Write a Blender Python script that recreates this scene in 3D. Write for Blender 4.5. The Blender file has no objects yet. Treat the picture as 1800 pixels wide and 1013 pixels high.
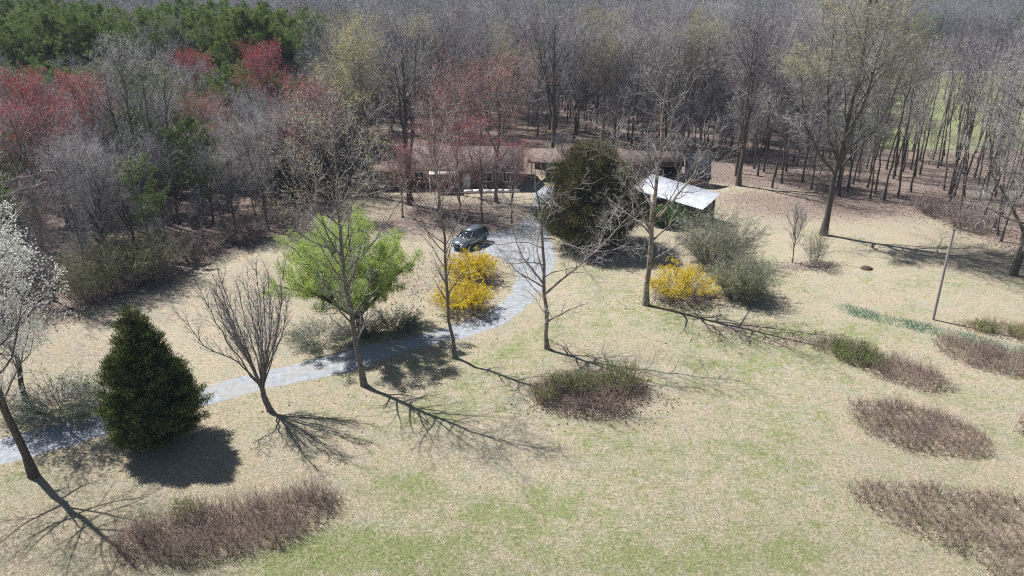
import bpy, math, random
import numpy as np
from mathutils import Vector, Matrix

R = math.radians
scene = bpy.context.scene
COL = scene.collection

# ------------------------------------------------------------------ camera
CAM_H, PITCH, FPX = 25.0, R(23.0), 1260.0
cam = bpy.data.cameras.new("camera")
cam.sensor_width = 36.0
cam.lens = FPX / 1800.0 * 36.0
cam.clip_end = 6000
camo = bpy.data.objects.new("camera", cam)
COL.objects.link(camo)
camo.location = (0, 0, CAM_H)
camo.rotation_euler = (R(90) - PITCH, 0, 0)
scene.camera = camo

# ------------------------------------------------------------------ sky, sun, exposure
SUN_EL, SUN_AZ = R(53), R(146)          # azimuth counted from +X towards +Y
world = bpy.data.worlds.new("World")
scene.world = world
world.use_nodes = True
wn = world.node_tree
bg = wn.nodes["Background"]
sky = wn.nodes.new("ShaderNodeTexSky")
sky.sky_type = 'NISHITA'
sky.sun_disc = False
sky.sun_elevation = SUN_EL
sky.sun_rotation = R(90) - SUN_AZ
sky.air_density = 1.0
sky.dust_density = 0.6
wn.links.new(sky.outputs[0], bg.inputs[0])
bg.inputs[1].default_value = 0.05
sun = bpy.data.lights.new("sun", 'SUN')
sun.energy = 5.0
sun.angle = R(0.5)
sun.color = (1.0, 0.975, 0.95)
suno = bpy.data.objects.new("sun", sun)
COL.objects.link(suno)
sd = Vector((math.cos(SUN_EL) * math.cos(SUN_AZ), math.cos(SUN_EL) * math.sin(SUN_AZ), math.sin(SUN_EL)))
suno.rotation_euler = sd.to_track_quat('Z', 'Y').to_euler()
suno.location = (-60, 60, 90)
scene.view_settings.view_transform = 'Standard'
scene.view_settings.look = 'None'
scene.view_settings.exposure = 0.70
scene.view_settings.gamma = 1.0
scene.cycles.use_denoising = False
scene.cycles.pixel_filter_type = 'BLACKMAN_HARRIS'
scene.cycles.filter_width = 1.15
scene.cycles.max_bounces = 5
scene.cycles.diffuse_bounces = 2
scene.cycles.glossy_bounces = 2
scene.cycles.transmission_bounces = 2
scene.cycles.volume_bounces = 0
scene.cycles.transparent_max_bounces = 4

# ------------------------------------------------------------------ maths helpers
CT, ST = math.cos(PITCH), math.sin(PITCH)

def at(x, y, z=0.0):
    u = (x - 900) / FPX
    v = -(y - 506.5) / FPX
    dy, dz = CT + v * ST, -ST + v * CT
    t = (z - CAM_H) / dz
    return Vector((u * t, dy * t, z))

def to_px(X, Y, Z):
    dz = Z - CAM_H
    f = Y * CT - dz * ST
    up = Y * ST + dz * CT
    f = np.where(f < 0.5, 0.5, f)
    return 900 + FPX * X / f, 506.5 - FPX * up / f

def sstep(a, b, x):
    t = np.clip((x - a) / (b - a), 0, 1)
    return t * t * (3 - 2 * t)

def height(X, Y):
    X = np.asarray(X, float); Y = np.asarray(Y, float)
    h = 9 * sstep(270, 430, Y) + 26 * sstep(400, 900, Y)
    h = h - 2.2 * sstep(100, 170, Y) * sstep(30, 90, X) * (1 - sstep(250, 400, Y))
    h = h + 5 * sstep(120, 300, -X)
    return h

def hz(x, y):
    return float(height(x, y))

def rng_of(s):
    return np.random.default_rng(s)

def unit(v):
    n = np.linalg.norm(v, axis=-1, keepdims=True)
    return v / np.maximum(n, 1e-9)

class Geo:
    """Collects vertices, quads and triangles with material slots."""
    def __init__(self):
        self.v = []; self.q = []; self.t = []; self.qm = []; self.tm = []; self.n = 0
    def add(self, v, q=None, t=None, m=0):
        v = np.asarray(v, np.float32).reshape(-1, 3)
        if q is not None and len(q):
            q = np.asarray(q, np.int32).reshape(-1, 4) + self.n
            self.q.append(q); self.qm.append(np.full(len(q), m, np.int32))
        if t is not None and len(t):
            t = np.asarray(t, np.int32).reshape(-1, 3) + self.n
            self.t.append(t); self.tm.append(np.full(len(t), m, np.int32))
        self.v.append(v); self.n += len(v)
    def tubes(self, P, Rd, s=3, m=0):
        N, K, _ = P.shape
        if N == 0: return
        d = np.empty_like(P)
        d[:, 1:-1] = P[:, 2:] - P[:, :-2] if K > 2 else d[:, 1:-1]
        d[:, 0] = P[:, 1] - P[:, 0]; d[:, -1] = P[:, -1] - P[:, -2]
        d = unit(d)
        md = unit(P[:, -1] - P[:, 0])
        ref = np.where(np.abs(md[:, 2:3]) > 0.8, np.array([[1., 0, 0]]), np.array([[0, 0, 1.]]))[:, None, :]
        a = unit(np.cross(d, ref)); b = np.cross(d, a)
        ph = np.arange(s) * 2 * math.pi / s
        ring = (P[:, :, None] + Rd[:, :, None, None] * (np.cos(ph)[None, None, :, None] * a[:, :, None] + np.sin(ph)[None, None, :, None] * b[:, :, None]))
        base = (np.arange(N) * K * s)[:, None, None] + (np.arange(K - 1) * s)[None, :, None]
        i = np.arange(s)[None, None, :]; j = (i + 1) % s
        q = np.stack([base + i, base + j, base + j + s, base + i + s], -1)
        self.add(ring, q=q, m=m)
    def cones(self, P0, P1, r, m=0):
        """Fine twigs: three-sided spikes."""
        N = len(P0)
        if N == 0: return
        d = unit(P1 - P0)
        ref = np.where(np.abs(d[:, 2:3]) > 0.8, np.array([[1., 0, 0]]), np.array([[0, 0, 1.]]))
        a = unit(np.cross(d, ref)); b = np.cross(d, a)
        r = np.broadcast_to(np.asarray(r, float), (N,))[:, None]
        vs = np.stack([P0 + r * a, P0 + r * (-.5 * a + .87 * b), P0 + r * (-.5 * a - .87 * b), P1], 1)
        k = np.arange(N)[:, None] * 4
        t = np.concatenate([k + np.array([[0, 1, 3]]), k + np.array([[1, 2, 3]]), k + np.array([[2, 0, 3]])], 0)
        self.add(vs, t=t, m=m)
    def blades(self, P, D, L, W, rng, m=0, cup=0.15):
        """Leaf-sized rhombs, bent along the middle."""
        N = len(P)
        if N == 0: return
        D = unit(D)
        s = unit(np.cross(D, rng.normal(size=(N, 3))))
        n = np.cross(D, s)
        L = np.broadcast_to(np.asarray(L, float), (N,))[:, None]; W = np.broadcast_to(np.asarray(W, float), (N,))[:, None]
        mid = P + D * L * .45
        vs = np.stack([P, mid + s * W * .5 + n * W * cup, P + D * L, mid - s * W * .5 + n * W * cup], 1)
        k = np.arange(N)[:, None] * 4
        t = np.concatenate([k + np.array([[0, 1, 2]]), k + np.array([[0, 2, 3]])], 0)
        self.add(vs, t=t, m=m)
    def box(self, c, s, m=0, rot=0.0, bevel=0):
        x, y, z = s[0] / 2, s[1] / 2, s[2] / 2
        v = np.array([[-x, -y, -z], [x, -y, -z], [x, y, -z], [-x, y, -z], [-x, -y, z], [x, -y, z], [x, y, z], [-x, y, z]])
        if rot:
            cr, sr = math.cos(rot), math.sin(rot)
            v = np.stack([v[:, 0] * cr - v[:, 1] * sr, v[:, 0] * sr + v[:, 1] * cr, v[:, 2]], 1)
        self.add(v + np.array(c), q=[[3, 2, 1, 0], [4, 5, 6, 7], [0, 1, 5, 4], [1, 2, 6, 5], [2, 3, 7, 6], [3, 0, 4, 7]], m=m)
    def mesh(self, name, mats, smooth=False):
        me = bpy.data.meshes.new(name)
        v = np.concatenate(self.v).astype(np.float32)
        q = np.concatenate(self.q) if self.q else np.zeros((0, 4), np.int32)
        t = np.concatenate(self.t) if self.t else np.zeros((0, 3), np.int32)
        loops = np.concatenate([q.ravel(), t.ravel()]).astype(np.int32)
        starts = np.concatenate([np.arange(len(q)) * 4, len(q) * 4 + np.arange(len(t)) * 3]).astype(np.int32)
        me.vertices.add(len(v)); me.vertices.foreach_set("co", v.ravel())
        me.loops.add(len(loops)); me.loops.foreach_set("vertex_index", loops)
        me.polygons.add(len(starts)); me.polygons.foreach_set("loop_start", starts)
        mi = np.concatenate((self.qm or [np.zeros(0, np.int32)]) + (self.tm or [np.zeros(0, np.int32)])).astype(np.int32)
        for m_ in mats: me.materials.append(m_)
        me.polygons.foreach_set("material_index", mi)
        if smooth: me.polygons.foreach_set("use_smooth", np.ones(len(starts), bool))
        me.update(calc_edges=True)
        return me
    def obj(self, name, mats, parent=None, smooth=False, loc=None):
        if not isinstance(mats, (list, tuple)): mats = [mats]
        o = bpy.data.objects.new(name, self.mesh(name, mats, smooth))
        COL.objects.link(o)
        if parent is not None: o.parent = parent
        if loc is not None: o.location = loc
        return o

def tag(o, label=None, cat=None, group=None, kind=None):
    if label: o["label"] = label
    if cat: o["category"] = cat
    if group: o["group"] = group
    if kind: o["kind"] = kind
    return o

def empty(name, loc, rz=0.0, sc=1.0):
    o = bpy.data.objects.new(name, None)
    COL.objects.link(o)
    o.location = loc; o.rotation_euler = (0, 0, rz); o.scale = (sc, sc, sc)
    o.empty_display_size = 0.2
    return o

# ------------------------------------------------------------------ materials
def mat(name, c1, c2=None, scale=4.0, rough=0.85, spec=0.2, island=0.0, bump=0.0, detail=4, metal=0.0, trans=0.0, c3=None, coord='Object', pos=(.32, .68)):
    m = bpy.data.materials.new(name); m.use_nodes = True
    nt = m.node_tree; N = nt.nodes; Lk = nt.links
    b = N["Principled BSDF"]
    b.inputs["Roughness"].default_value = rough
    b.inputs["Specular IOR Level"].default_value = spec
    b.inputs["Metallic"].default_value = metal
    tc = N.new("ShaderNodeTexCoord")
    nz = N.new("ShaderNodeTexNoise"); nz.inputs["Scale"].default_value = scale; nz.inputs["Detail"].default_value = detail
    Lk.new(tc.outputs[coord], nz.inputs["Vector"])
    rp = N.new("ShaderNodeValToRGB")
    rp.color_ramp.elements[0].position = pos[0]; rp.color_ramp.elements[1].position = pos[1]
    c2 = c2 or c1
    rp.color_ramp.elements[0].color = (*c1, 1); rp.color_ramp.elements[1].color = (*c2, 1)
    if c3:
        e = rp.color_ramp.elements.new(0.5); e.color = (*c3, 1)
    if island:
        geo = N.new("ShaderNodeNewGeometry")
        mx = N.new("ShaderNodeMath"); mx.operation = 'MULTIPLY_ADD'
        mx.inputs[1].default_value = island; mx.inputs[2].default_value = 0.5 - island / 2 - 0.5 + 0.0
        Lk.new(geo.outputs["Random Per Island"], mx.inputs[0])
        ad = N.new("ShaderNodeMath"); ad.operation = 'ADD'
        Lk.new(mx.outputs[0], ad.inputs[0]); Lk.new(nz.outputs["Fac"], ad.inputs[1])
        Lk.new(ad.outputs[0], rp.inputs["Fac"])
    else:
        Lk.new(nz.outputs["Fac"], rp.inputs["Fac"])
    Lk.new(rp.outputs[0], b.inputs["Base Color"])
    if bump:
        bp = N.new("ShaderNodeBump"); bp.inputs["Strength"].default_value = bump; bp.inputs["Distance"].default_value = 0.05
        Lk.new(nz.outputs["Fac"], bp.inputs["Height"]); Lk.new(bp.outputs[0], b.inputs["Normal"])
    if trans:
        tr = N.new("ShaderNodeBsdfTranslucent"); Lk.new(rp.outputs[0], tr.inputs["Color"])
        ms = N.new("ShaderNodeMixShader"); ms.inputs[0].default_value = trans
        Lk.new(b.outputs[0], ms.inputs[1]); Lk.new(tr.outputs[0], ms.inputs[2])
        Lk.new(ms.outputs[0], N["Material Output"].inputs["Surface"])
    return m

M = {}
M['bark_dark'] = mat("dark_bark", (.05, .042, .036), (.16, .14, .12), 9, island=.0, bump=.6)
M['bark'] = mat("grey_bark", (.09, .08, .072), (.25, .225, .20), 8, bump=.5)
M['bark_brown'] = mat('brown_flaking_bark', (.10, .075, .06), (.42, .36, .30), 3.5, bump=.4)
M['bark_pale'] = mat("pale_bark", (.22, .19, .16), (.52, .47, .41), 5, bump=.3)
M['twig'] = mat("grey_twigs", (.09, .085, .088), (.62, .595, .61), 1.5, island=.7, pos=(.38, .86))
M['twig_pale'] = mat("pale_twigs", (.17, .16, .155), (.66, .635, .61), 1.5, island=.6, pos=(.33, .78))
M['twig_brown'] = mat("brown_twigs", (.075, .06, .06), (.50, .43, .42), 1.5, island=.6, pos=(.38, .84))
M['twig_far'] = mat("far_twigs", (.14, .13, .135), (.50, .48, .495), .35, island=.5, pos=(.34, .80))
M['bud_red'] = mat("red_buds", (.32, .045, .055), (.58, .14, .13), 1.2, island=.6, trans=.3)
M['bud_orange'] = mat("orange_buds", (.34, .12, .07), (.55, .24, .15), 1.2, island=.6, trans=.3)
M['bud_yellow'] = mat("yellow_green_buds", (.36, .34, .15), (.60, .56, .28), 1.2, island=.6, trans=.3)
M['leaf_lime'] = mat("fresh_lime_leaves", (.31, .44, .08), (.55, .66, .18), 1.2, island=.6, trans=.4)
M['leaf_olive'] = mat("olive_leaves", (.17, .20, .07), (.40, .42, .20), 1.5, island=.6, trans=.25)
M['leaf_green'] = mat("green_leaves", (.05, .12, .03), (.16, .27, .07), 1.5, island=.6, trans=.25)
M['cedar'] = mat("cedar_sprays", (.028, .05, .015), (.25, .27, .085), 1.4, island=.6, trans=.15, c3=(.072, .108, .032))
M['cedar_bronze'] = mat("bronze_cedar_sprays", (.025, .04, .014), (.27, .22, .08), 1.1, island=.6, trans=.15, c3=(.07, .085, .03))
M['shoot'] = mat('green_shoots', (.13, .20, .05), (.36, .44, .15), 1.5, island=.6, trans=.3)
M['pine'] = mat("pine_needles", (.10, .165, .05), (.35, .43, .13), .8, island=.5, trans=.15)
M['petal_white'] = mat("white_blossom", (.72, .74, .66), (.90, .90, .84), 3, island=.4, trans=.3)
M['petal_yellow'] = mat("yellow_blossom", (.68, .50, .012), (.90, .72, .04), 2, island=.6, trans=.3)
M['bramble'] = mat("bramble_stems", (.06, .042, .035), (.50, .375, .32), .9, island=.8)
M['bramble_tan'] = mat("tan_stems", (.22, .16, .10), (.50, .40, .27), 1.2, island=.8)
M['dead_leaf'] = mat("dead_leaves", (.20, .13, .09), (.52, .41, .32), 2, island=.8)
M['litter_leaf'] = mat("woodland_leaves", (.16, .12, .10), (.42, .34, .29), 2, island=.8)
M['daff'] = mat("blue_green_blades", (.09, .22, .14), (.32, .50, .38), 2, island=.6, trans=.2)
M['grass_dry'] = mat("dry_grass_blades", (.38, .33, .225), (.60, .54, .405), 1.0, island=.8, trans=.25)
M['grass_green'] = mat("green_grass_blades", (.20, .26, .09), (.38, .43, .18), 1.0, island=.8, trans=.25)
M['white'] = mat("white_paint", (.74, .74, .72), (.84, .84, .82), 3, rough=.6)
M['brick'] = mat("brown_siding", (.20, .13, .10), (.30, .21, .165), 2.2)
M['darkwood'] = mat("weathered_wood", (.08, .065, .055), (.20, .165, .14), 6, bump=.4)
M['shingle'] = mat("grey_brown_shingles", (.13, .11, .10), (.28, .235, .215), 2.5, bump=.4, detail=8)
M['leafroof'] = mat("leaf_strewn_roof", (.08, .062, .055), (.21, .16, .135), 2.0, bump=.4, detail=8)
M['redroof'] = mat("reddish_roof", (.17, .11, .10), (.30, .215, .19), 2.0, detail=8)
M['tin'] = mat("white_metal_roof", (.33, .36, .40), (.54, .57, .62), .9, rough=.55, spec=.3, detail=7)
M['greyroof'] = mat("dark_grey_roof", (.03, .032, .038), (.07, .073, .085), 3.0, rough=.95, spec=.05)
M['glass'] = mat("window_glass", (.03, .04, .05), rough=.08, spec=.6)
M['paint_car'] = mat("grey_car_paint", (.13, .16, .19), (.16, .19, .22), 3, rough=.22, spec=.8, metal=.3)
M['car_glass'] = mat("car_glass", (.015, .02, .025), rough=.05, spec=.9)
M['rubber'] = mat("tyre_rubber", (.02, .02, .02), (.035, .035, .035), 9, rough=.9)
M['rim'] = mat("wheel_rim", (.42, .43, .45), rough=.3, metal=.8)
M['lamp'] = mat("lamp_lens", (.65, .66, .68), rough=.1, spec=.8)
M['lamp_red'] = mat("red_lamp_lens", (.40, .02, .02), rough=.2, spec=.6)
M['pole'] = mat("weathered_pole", (.28, .25, .23), (.46, .42, .40), 12, rough=.85, bump=.3)

def gravel_mat():
    m = bpy.data.materials.new("driveway_gravel"); m.use_nodes = True
    nt = m.node_tree; N = nt.nodes; Lk = nt.links; b = N["Principled BSDF"]
    b.inputs["Roughness"].default_value = .95; b.inputs["Specular IOR Level"].default_value = .15
    geo = N.new("ShaderNodeNewGeometry")
    def noise(s, d=4):
        n = N.new("ShaderNodeTexNoise"); n.inputs["Scale"].default_value = s; n.inputs["Detail"].default_value = d
        Lk.new(geo.outputs["Position"], n.inputs["Vector"]); return n
    a, c, f = noise(.35, 5), noise(2.2, 5), noise(11, 6)
    r1 = N.new("ShaderNodeValToRGB"); r1.color_ramp.elements[0].position = .35; r1.color_ramp.elements[1].position = .68
    r1.color_ramp.elements[0].color = (.29, .31, .33, 1); r1.color_ramp.elements[1].color = (.42, .445, .48, 1)
    Lk.new(c.outputs["Fac"], r1.inputs["Fac"])
    r2 = N.new("ShaderNodeValToRGB"); r2.color_ramp.elements[0].position = .33; r2.color_ramp.elements[1].position = .66
    r2.color_ramp.elements[0].color = (.55, .54, .53, 1); r2.color_ramp.elements[1].color = (1, 1, 1, 1)
    Lk.new(f.outputs["Fac"], r2.inputs["Fac"])
    mx = N.new("ShaderNodeMix"); mx.data_type = 'RGBA'; mx.blend_type = 'MULTIPLY'; mx.inputs[0].default_value = .75
    Lk.new(r1.outputs[0], mx.inputs[6]); Lk.new(r2.outputs[0], mx.inputs[7])
    r3 = N.new("ShaderNodeValToRGB"); r3.color_ramp.elements[0].position = .52; r3.color_ramp.elements[1].position = .70
    Lk.new(a.outputs["Fac"], r3.inputs["Fac"])
    mx2 = N.new("ShaderNodeMix"); mx2.data_type = 'RGBA'
    mx2.inputs[7].default_value = (.33, .31, .27, 1)
    m3 = N.new("ShaderNodeMath"); m3.operation = 'MULTIPLY'; m3.inputs[1].default_value = .6
    Lk.new(r3.outputs[0], m3.inputs[0]); Lk.new(m3.outputs[0], mx2.inputs[0]); Lk.new(mx.outputs[2], mx2.inputs[6])
    Lk.new(mx2.outputs[2], b.inputs["Base Color"])
    bp = N.new("ShaderNodeBump"); bp.inputs["Strength"].default_value = .5; bp.inputs["Distance"].default_value = .05
    Lk.new(f.outputs["Fac"], bp.inputs["Height"]); Lk.new(bp.outputs[0], b.inputs["Normal"])
    return m

def ground_mat():
    m = bpy.data.materials.new("winter_lawn_and_leaf_litter"); m.use_nodes = True
    nt = m.node_tree; N = nt.nodes; Lk = nt.links; b = N["Principled BSDF"]
    b.inputs["Roughness"].default_value = .97; b.inputs["Specular IOR Level"].default_value = .08
    geo = N.new("ShaderNodeNewGeometry")
    def noise(s, d=4, rough=.55, dist=0.0, sc=None):
        n = N.new("ShaderNodeTexNoise"); n.inputs["Scale"].default_value = s; n.inputs["Detail"].default_value = d
        n.inputs["Roughness"].default_value = rough; n.inputs["Distortion"].default_value = dist
        if sc:
            mp = N.new("ShaderNodeMapping"); mp.inputs["Scale"].default_value = sc; mp.inputs["Rotation"].default_value = (0, 0, .5)
            Lk.new(geo.outputs["Position"], mp.inputs["Vector"]); Lk.new(mp.outputs[0], n.inputs["Vector"])
        else:
            Lk.new(geo.outputs["Position"], n.inputs["Vector"])
        return n
    def ramp(src, p0, c0, p1, c1, mid=None):
        r = N.new("ShaderNodeValToRGB")
        r.color_ramp.elements[0].position = p0; r.color_ramp.elements[1].position = p1
        r.color_ramp.elements[0].color = (*c0, 1); r.color_ramp.elements[1].color = (*c1, 1)
        if mid:
            e = r.color_ramp.elements.new(mid[0]); e.color = (*mid[1], 1)
        Lk.new(src, r.inputs["Fac"]); return r.outputs[0]
    def mix(f, a, c, mode='MIX'):
        x = N.new("ShaderNodeMix"); x.data_type = 'RGBA'; x.blend_type = mode
        if isinstance(f, float): x.inputs[0].default_value = f
        else: Lk.new(f, x.inputs[0])
        Lk.new(a, x.inputs[6]); Lk.new(c, x.inputs[7]); return x.outputs[2]
    def math_(op, a, c):
        x = N.new("ShaderNodeMath"); x.operation = op
        for i, v in enumerate((a, c)):
            if isinstance(v, (int, float)): x.inputs[i].default_value = v
            else: Lk.new(v, x.inputs[i])
        return x.outputs[0]
    fine = noise(5.5, 7, .72)
    mid = noise(1.1, 5, .6)
    big = noise(.16, 4, .55, .4)
    tuft = noise(2.6, 5, .7, .3)
    tan = ramp(fine.outputs["Fac"], .31, (.17, .15, .09), .70, (.48, .43, .305), (.48, (.35, .305, .21)))
    tan2 = ramp(fine.outputs["Fac"], .31, (.21, .165, .12), .70, (.54, .455, .365), (.48, (.39, .325, .255)))
    tanm = mix(ramp(mid.outputs["Fac"], .38, (0, 0, 0), .62, (1, 1, 1)), tan, tan2)
    green = ramp(fine.outputs["Fac"], .31, (.10, .13, .045), .70, (.33, .355, .165), (.48, (.19, .22, .09)))
    litter = ramp(fine.outputs["Fac"], .34, (.085, .06, .05), .64, (.37, .295, .25), (.48, (.20, .155, .13)))
    at_ = N.new("ShaderNodeAttribute"); at_.attribute_name = "cover"; at_.attribute_type = 'GEOMETRY'
    sp = N.new("ShaderNodeSeparateColor"); Lk.new(at_.outputs["Color"], sp.inputs[0])
    thatch = ramp(fine.outputs["Fac"], .28, (.19, .185, .135), .73, (.44, .43, .345), (.48, (.30, .29, .22)))
    patch = noise(.62, 6, .68, .6)
    tanm = mix(ramp(patch.outputs["Fac"], .46, (0, 0, 0), .66, (1, 1, 1)), tanm, thatch)
    # green share: painted cover broken up by two sizes of patch
    g0 = math_('ADD', sp.outputs[1], math_('MULTIPLY', math_('SUBTRACT', big.outputs["Fac"], .5), 1.4))
    g1 = math_('ADD', g0, math_('MULTIPLY', math_('ADD', math_('MULTIPLY', math_('SUBTRACT', tuft.outputs["Fac"], .5), 2.0), math_('MULTIPLY', math_('SUBTRACT', noise(.9, 5, .65, .8).outputs["Fac"], .5), 1.8)), 1.0))
    gf = ramp(g1, .32, (0, 0, 0), .95, (1, 1, 1))
    c = mix(gf, tanm, green)
    l0 = math_('ADD', sp.outputs[0], math_('MULTIPLY', math_('SUBTRACT', tuft.outputs["Fac"], .5), 1.5))
    l1 = math_('ADD', l0, math_('MULTIPLY', math_('SUBTRACT', mid.outputs["Fac"], .5), .8))
    lf = ramp(l1, .30, (0, 0, 0), .75, (1, 1, 1))
    c = mix(lf, c, litter)
    # mown meadow beyond the trees
    mead = ramp(mid.outputs["Fac"], .3, (.18, .205, .09), .7, (.29, .31, .155))
    c = mix(sp.outputs[2], c, mead)
    # large soft drift in tone of the grass itself
    c = mix(.55, c, ramp(noise(.05, 3).outputs["Fac"], .35, (.80, .80, .78), .65, (1, 1, 1)), 'MULTIPLY')
    Lk.new(c, b.inputs["Base Color"])
    bp = N.new("ShaderNodeBump"); bp.inputs["Strength"].default_value = .45; bp.inputs["Distance"].default_value = .10
    hsum = math_('ADD', fine.outputs["Fac"], math_('MULTIPLY', mid.outputs["Fac"], .8))
    Lk.new(hsum, bp.inputs["Height"]); Lk.new(bp.outputs[0], b.inputs["Normal"])
    return m

# ------------------------------------------------------------------ ground
def px_poly(pts):
    return np.array([at(*p)[:2] for p in pts])

def inside(poly, X, Y):
    X = np.asarray(X); Y = np.asarray(Y); r = np.zeros(X.shape, bool)
    x0, y0 = poly[:, 0], poly[:, 1]; x1, y1 = np.roll(x0, -1), np.roll(y0, -1)
    for a, b_, c, d in zip(x0, y0, x1, y1):
        cr = ((b_ > Y) != (d > Y)) & (X < (c - a) * (Y - b_) / (d - b_ + 1e-12) + a)
        r ^= cr
    return r

def sdist(poly, X, Y):
    """positive inside"""
    X = np.asarray(X, float); Y = np.asarray(Y, float); best = np.full(X.shape, 1e9)
    for (a, b_), (c, d) in zip(poly, np.roll(poly, -1, 0)):
        dx, dy = c - a, d - b_
        t = np.clip(((X - a) * dx + (Y - b_) * dy) / (dx * dx + dy * dy + 1e-9), 0, 1)
        best = np.minimum(best, np.hypot(X - a - t * dx, Y - b_ - t * dy))
    return np.where(inside(poly, X, Y), best, -best)

EDGE_PX = [(-150, 610), (0, 572), (110, 552), (190, 530), (300, 500), (345, 462), (440, 428), (520, 405), (570, 365), (640, 345),
           (690, 318), (930, 312), (1010, 300), (1150, 300), (1262, 322), (1400, 338), (1560, 362), (1690, 400), (1800, 452), (1960, 520)]
edge = [tuple(at(*p)[:2]) for p in EDGE_PX]
WOODS = np.array([(-500, edge[0][1] - 8), (-75, edge[0][1] - 6)] + edge + [(110, edge[-1][1] + 2), (500, 60), (1100, 1000), (-1100, 1000)])
HOUSE_YARD = px_poly([(640, 350), (652, 250), (960, 250), (1270, 285), (1268, 335), (1100, 330), (960, 330)])
MEADOW = np.array([tuple(at(1440, 262)[:2]), tuple(at(1500, 118)[:2]), (330, 245), (330, 84), tuple(at(1900, 262)[:2])])

def blob(PX, PY, cx, cy, rx, ry, s=1.0):
    return s * np.exp(-(((PX - cx) / rx) ** 2 + ((PY - cy) / ry) ** 2))

def axis(parts):
    out = []
    for a, b_, st in parts:
        out.append(np.arange(a, b_, st))
    return np.unique(np.concatenate(out).round(4))

def far_axis(start, end, step, g=1.25):
    v = [start]
    while v[-1] < end:
        v.append(v[-1] + step); step *= g
    return np.array(v)

def build_ground():
    xs = np.concatenate([-far_axis(90, 1180, 2.0, 1.12)[::-1], np.arange(-89.4, 119.4, .6), far_axis(120, 1180, 2.0, 1.12)])
    ys = np.concatenate([-far_axis(20, 300, 3, 1.3)[::-1], np.arange(-19.4, 129.4, .6), far_axis(130, 1180, 1.5, 1.07)])
    X, Y = np.meshgrid(xs, ys)
    Z = height(X, Y)
    ny, nx = X.shape
    i = np.arange(nx - 1)[None, :] + np.arange(ny - 1)[:, None] * nx
    q = np.stack([i, i + 1, i + 1 + nx, i + nx], -1).reshape(-1, 4)
    g = Geo(); g.add(np.stack([X, Y, Z], -1), q=q)
    o = g.obj("ground", ground_mat(), smooth=True)
    tag(o, kind="structure")
    PX, PY = to_px(X, Y, 0)
    lit = sstep(-3.0, 2.5, sdist(WOODS, X, Y)) * .95
    # leaf-strewn borders and beds
    for a in [(790, 385, 180, 42, .95), (1480, 360, 260, 34, .95), (1330, 350, 90, 20, .8), (820, 480, 90, 50, .6), (700, 500, 90, 45, .5),
              (1210, 525, 80, 16, .9), (1310, 575, 70, 12, .75), (1390, 600, 60, 12, .8), (1045, 690, 85, 34, .9), (400, 940, 190, 45, .55),
              (1420, 468, 50, 11, .9), (1600, 660, 80, 18, .6), (1620, 755, 110, 38, .6), (1660, 910, 130, 50, .45), (1740, 640, 100, 22, .5),
              (640, 560, 110, 36, .45), (60, 700, 120, 30, .6), (60, 580, 120, 30, .4), (250, 560, 160, 34, .45), (420, 520, 160, 60, .42), (150, 620, 130, 40, .42), (1060, 425, 90, 16, .6),
              (1250, 455, 70, 25, .5), (1770, 455, 90, 30, .35), (450, 560, 120, 50, .30), (1690, 440, 120, 24, .25), (850, 660, 90, 12, .25)]:
        lit = np.maximum(lit, blob(PX, PY, *a) * (PY > 100))
    gr = .18 + .12 * sstep(350, 700, PY) * sstep(500, 900, PX)
    for a in [(620, 965, 150, 40, .95), (500, 1000, 120, 30, .55), (900, 900, 260, 60, .40), (1390, 800, 90, 60, .30), (1200, 980, 260, 50, .38),
              (700, 855, 70, 30, .40), (1100, 800, 200, 70, .25), (1150, 560, 160, 60, .28), (1330, 640, 220, 60, .25), (1395, 985, 70, 40, .5),
              (1050, 480, 70, 40, .30), (60, 830, 70, 18, .5), (720, 640, 90, 14, .4), (760, 720, 160, 40, .30), (1480, 580, 140, 26, .40),
              (1680, 700, 90, 20, .35), (650, 600, 80, 12, .5), (110, 722, 90, 14, .6), (1340, 490, 70, 30, .3), (1000, 1000, 300, 40, .25),
              (520, 660, 120, 10, .35), (1440, 415, 60, 14, .4), (900, 620, 80, 30, .25), (1560, 500, 160, 30, .12)]:
        gr = gr + blob(PX, PY, *a)
    gr = gr - blob(PX, PY, 250, 600, 300, 70, .3) - blob(PX, PY, 1500, 390, 250, 30, .3) - blob(PX, PY, 900, 800, 160, 50, .25)
    md = sstep(-4, 6, sdist(MEADOW, X, Y))
    md = np.maximum(md, .9 * sstep(248, 252, Y) * (1 - sstep(256, 262, Y)) * (X > 60))
    colr = np.stack([np.clip(lit, 0, 1), np.clip(gr, 0, 1), md, np.ones_like(md)], -1).astype(np.float32)
    ca = o.data.color_attributes.new("cover", 'FLOAT_COLOR', 'POINT')
    ca.data.foreach_set("color", colr.ravel())
    return o
build_ground()

DRIVE_PX = [(-80, 792), (0, 772), (60, 757), (165, 733), (370, 676), (450, 657), (520, 640), (600, 618), (700, 596), (780, 578), (830, 560),
            (870, 540), (895, 517), (908, 490), (902, 468), (884, 456), (862, 450), (835, 447), (800, 446), (790, 436), (808, 416), (850, 410), (885, 408), (905, 400),
            (920, 388), (932, 368), (938, 350), (940, 331), (980, 331), (976, 360), (966, 385), (962, 400), (968, 420), (975, 440), (973, 465),
            (960, 492), (945, 520), (920, 545), (885, 568), (830, 590), (760, 607), (700, 622), (600, 656), (500, 678), (420, 697), (370, 711),
            (165, 771), (60, 802), (0, 817), (-80, 838)]
DRIVE = px_poly(DRIVE_PX)

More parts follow.
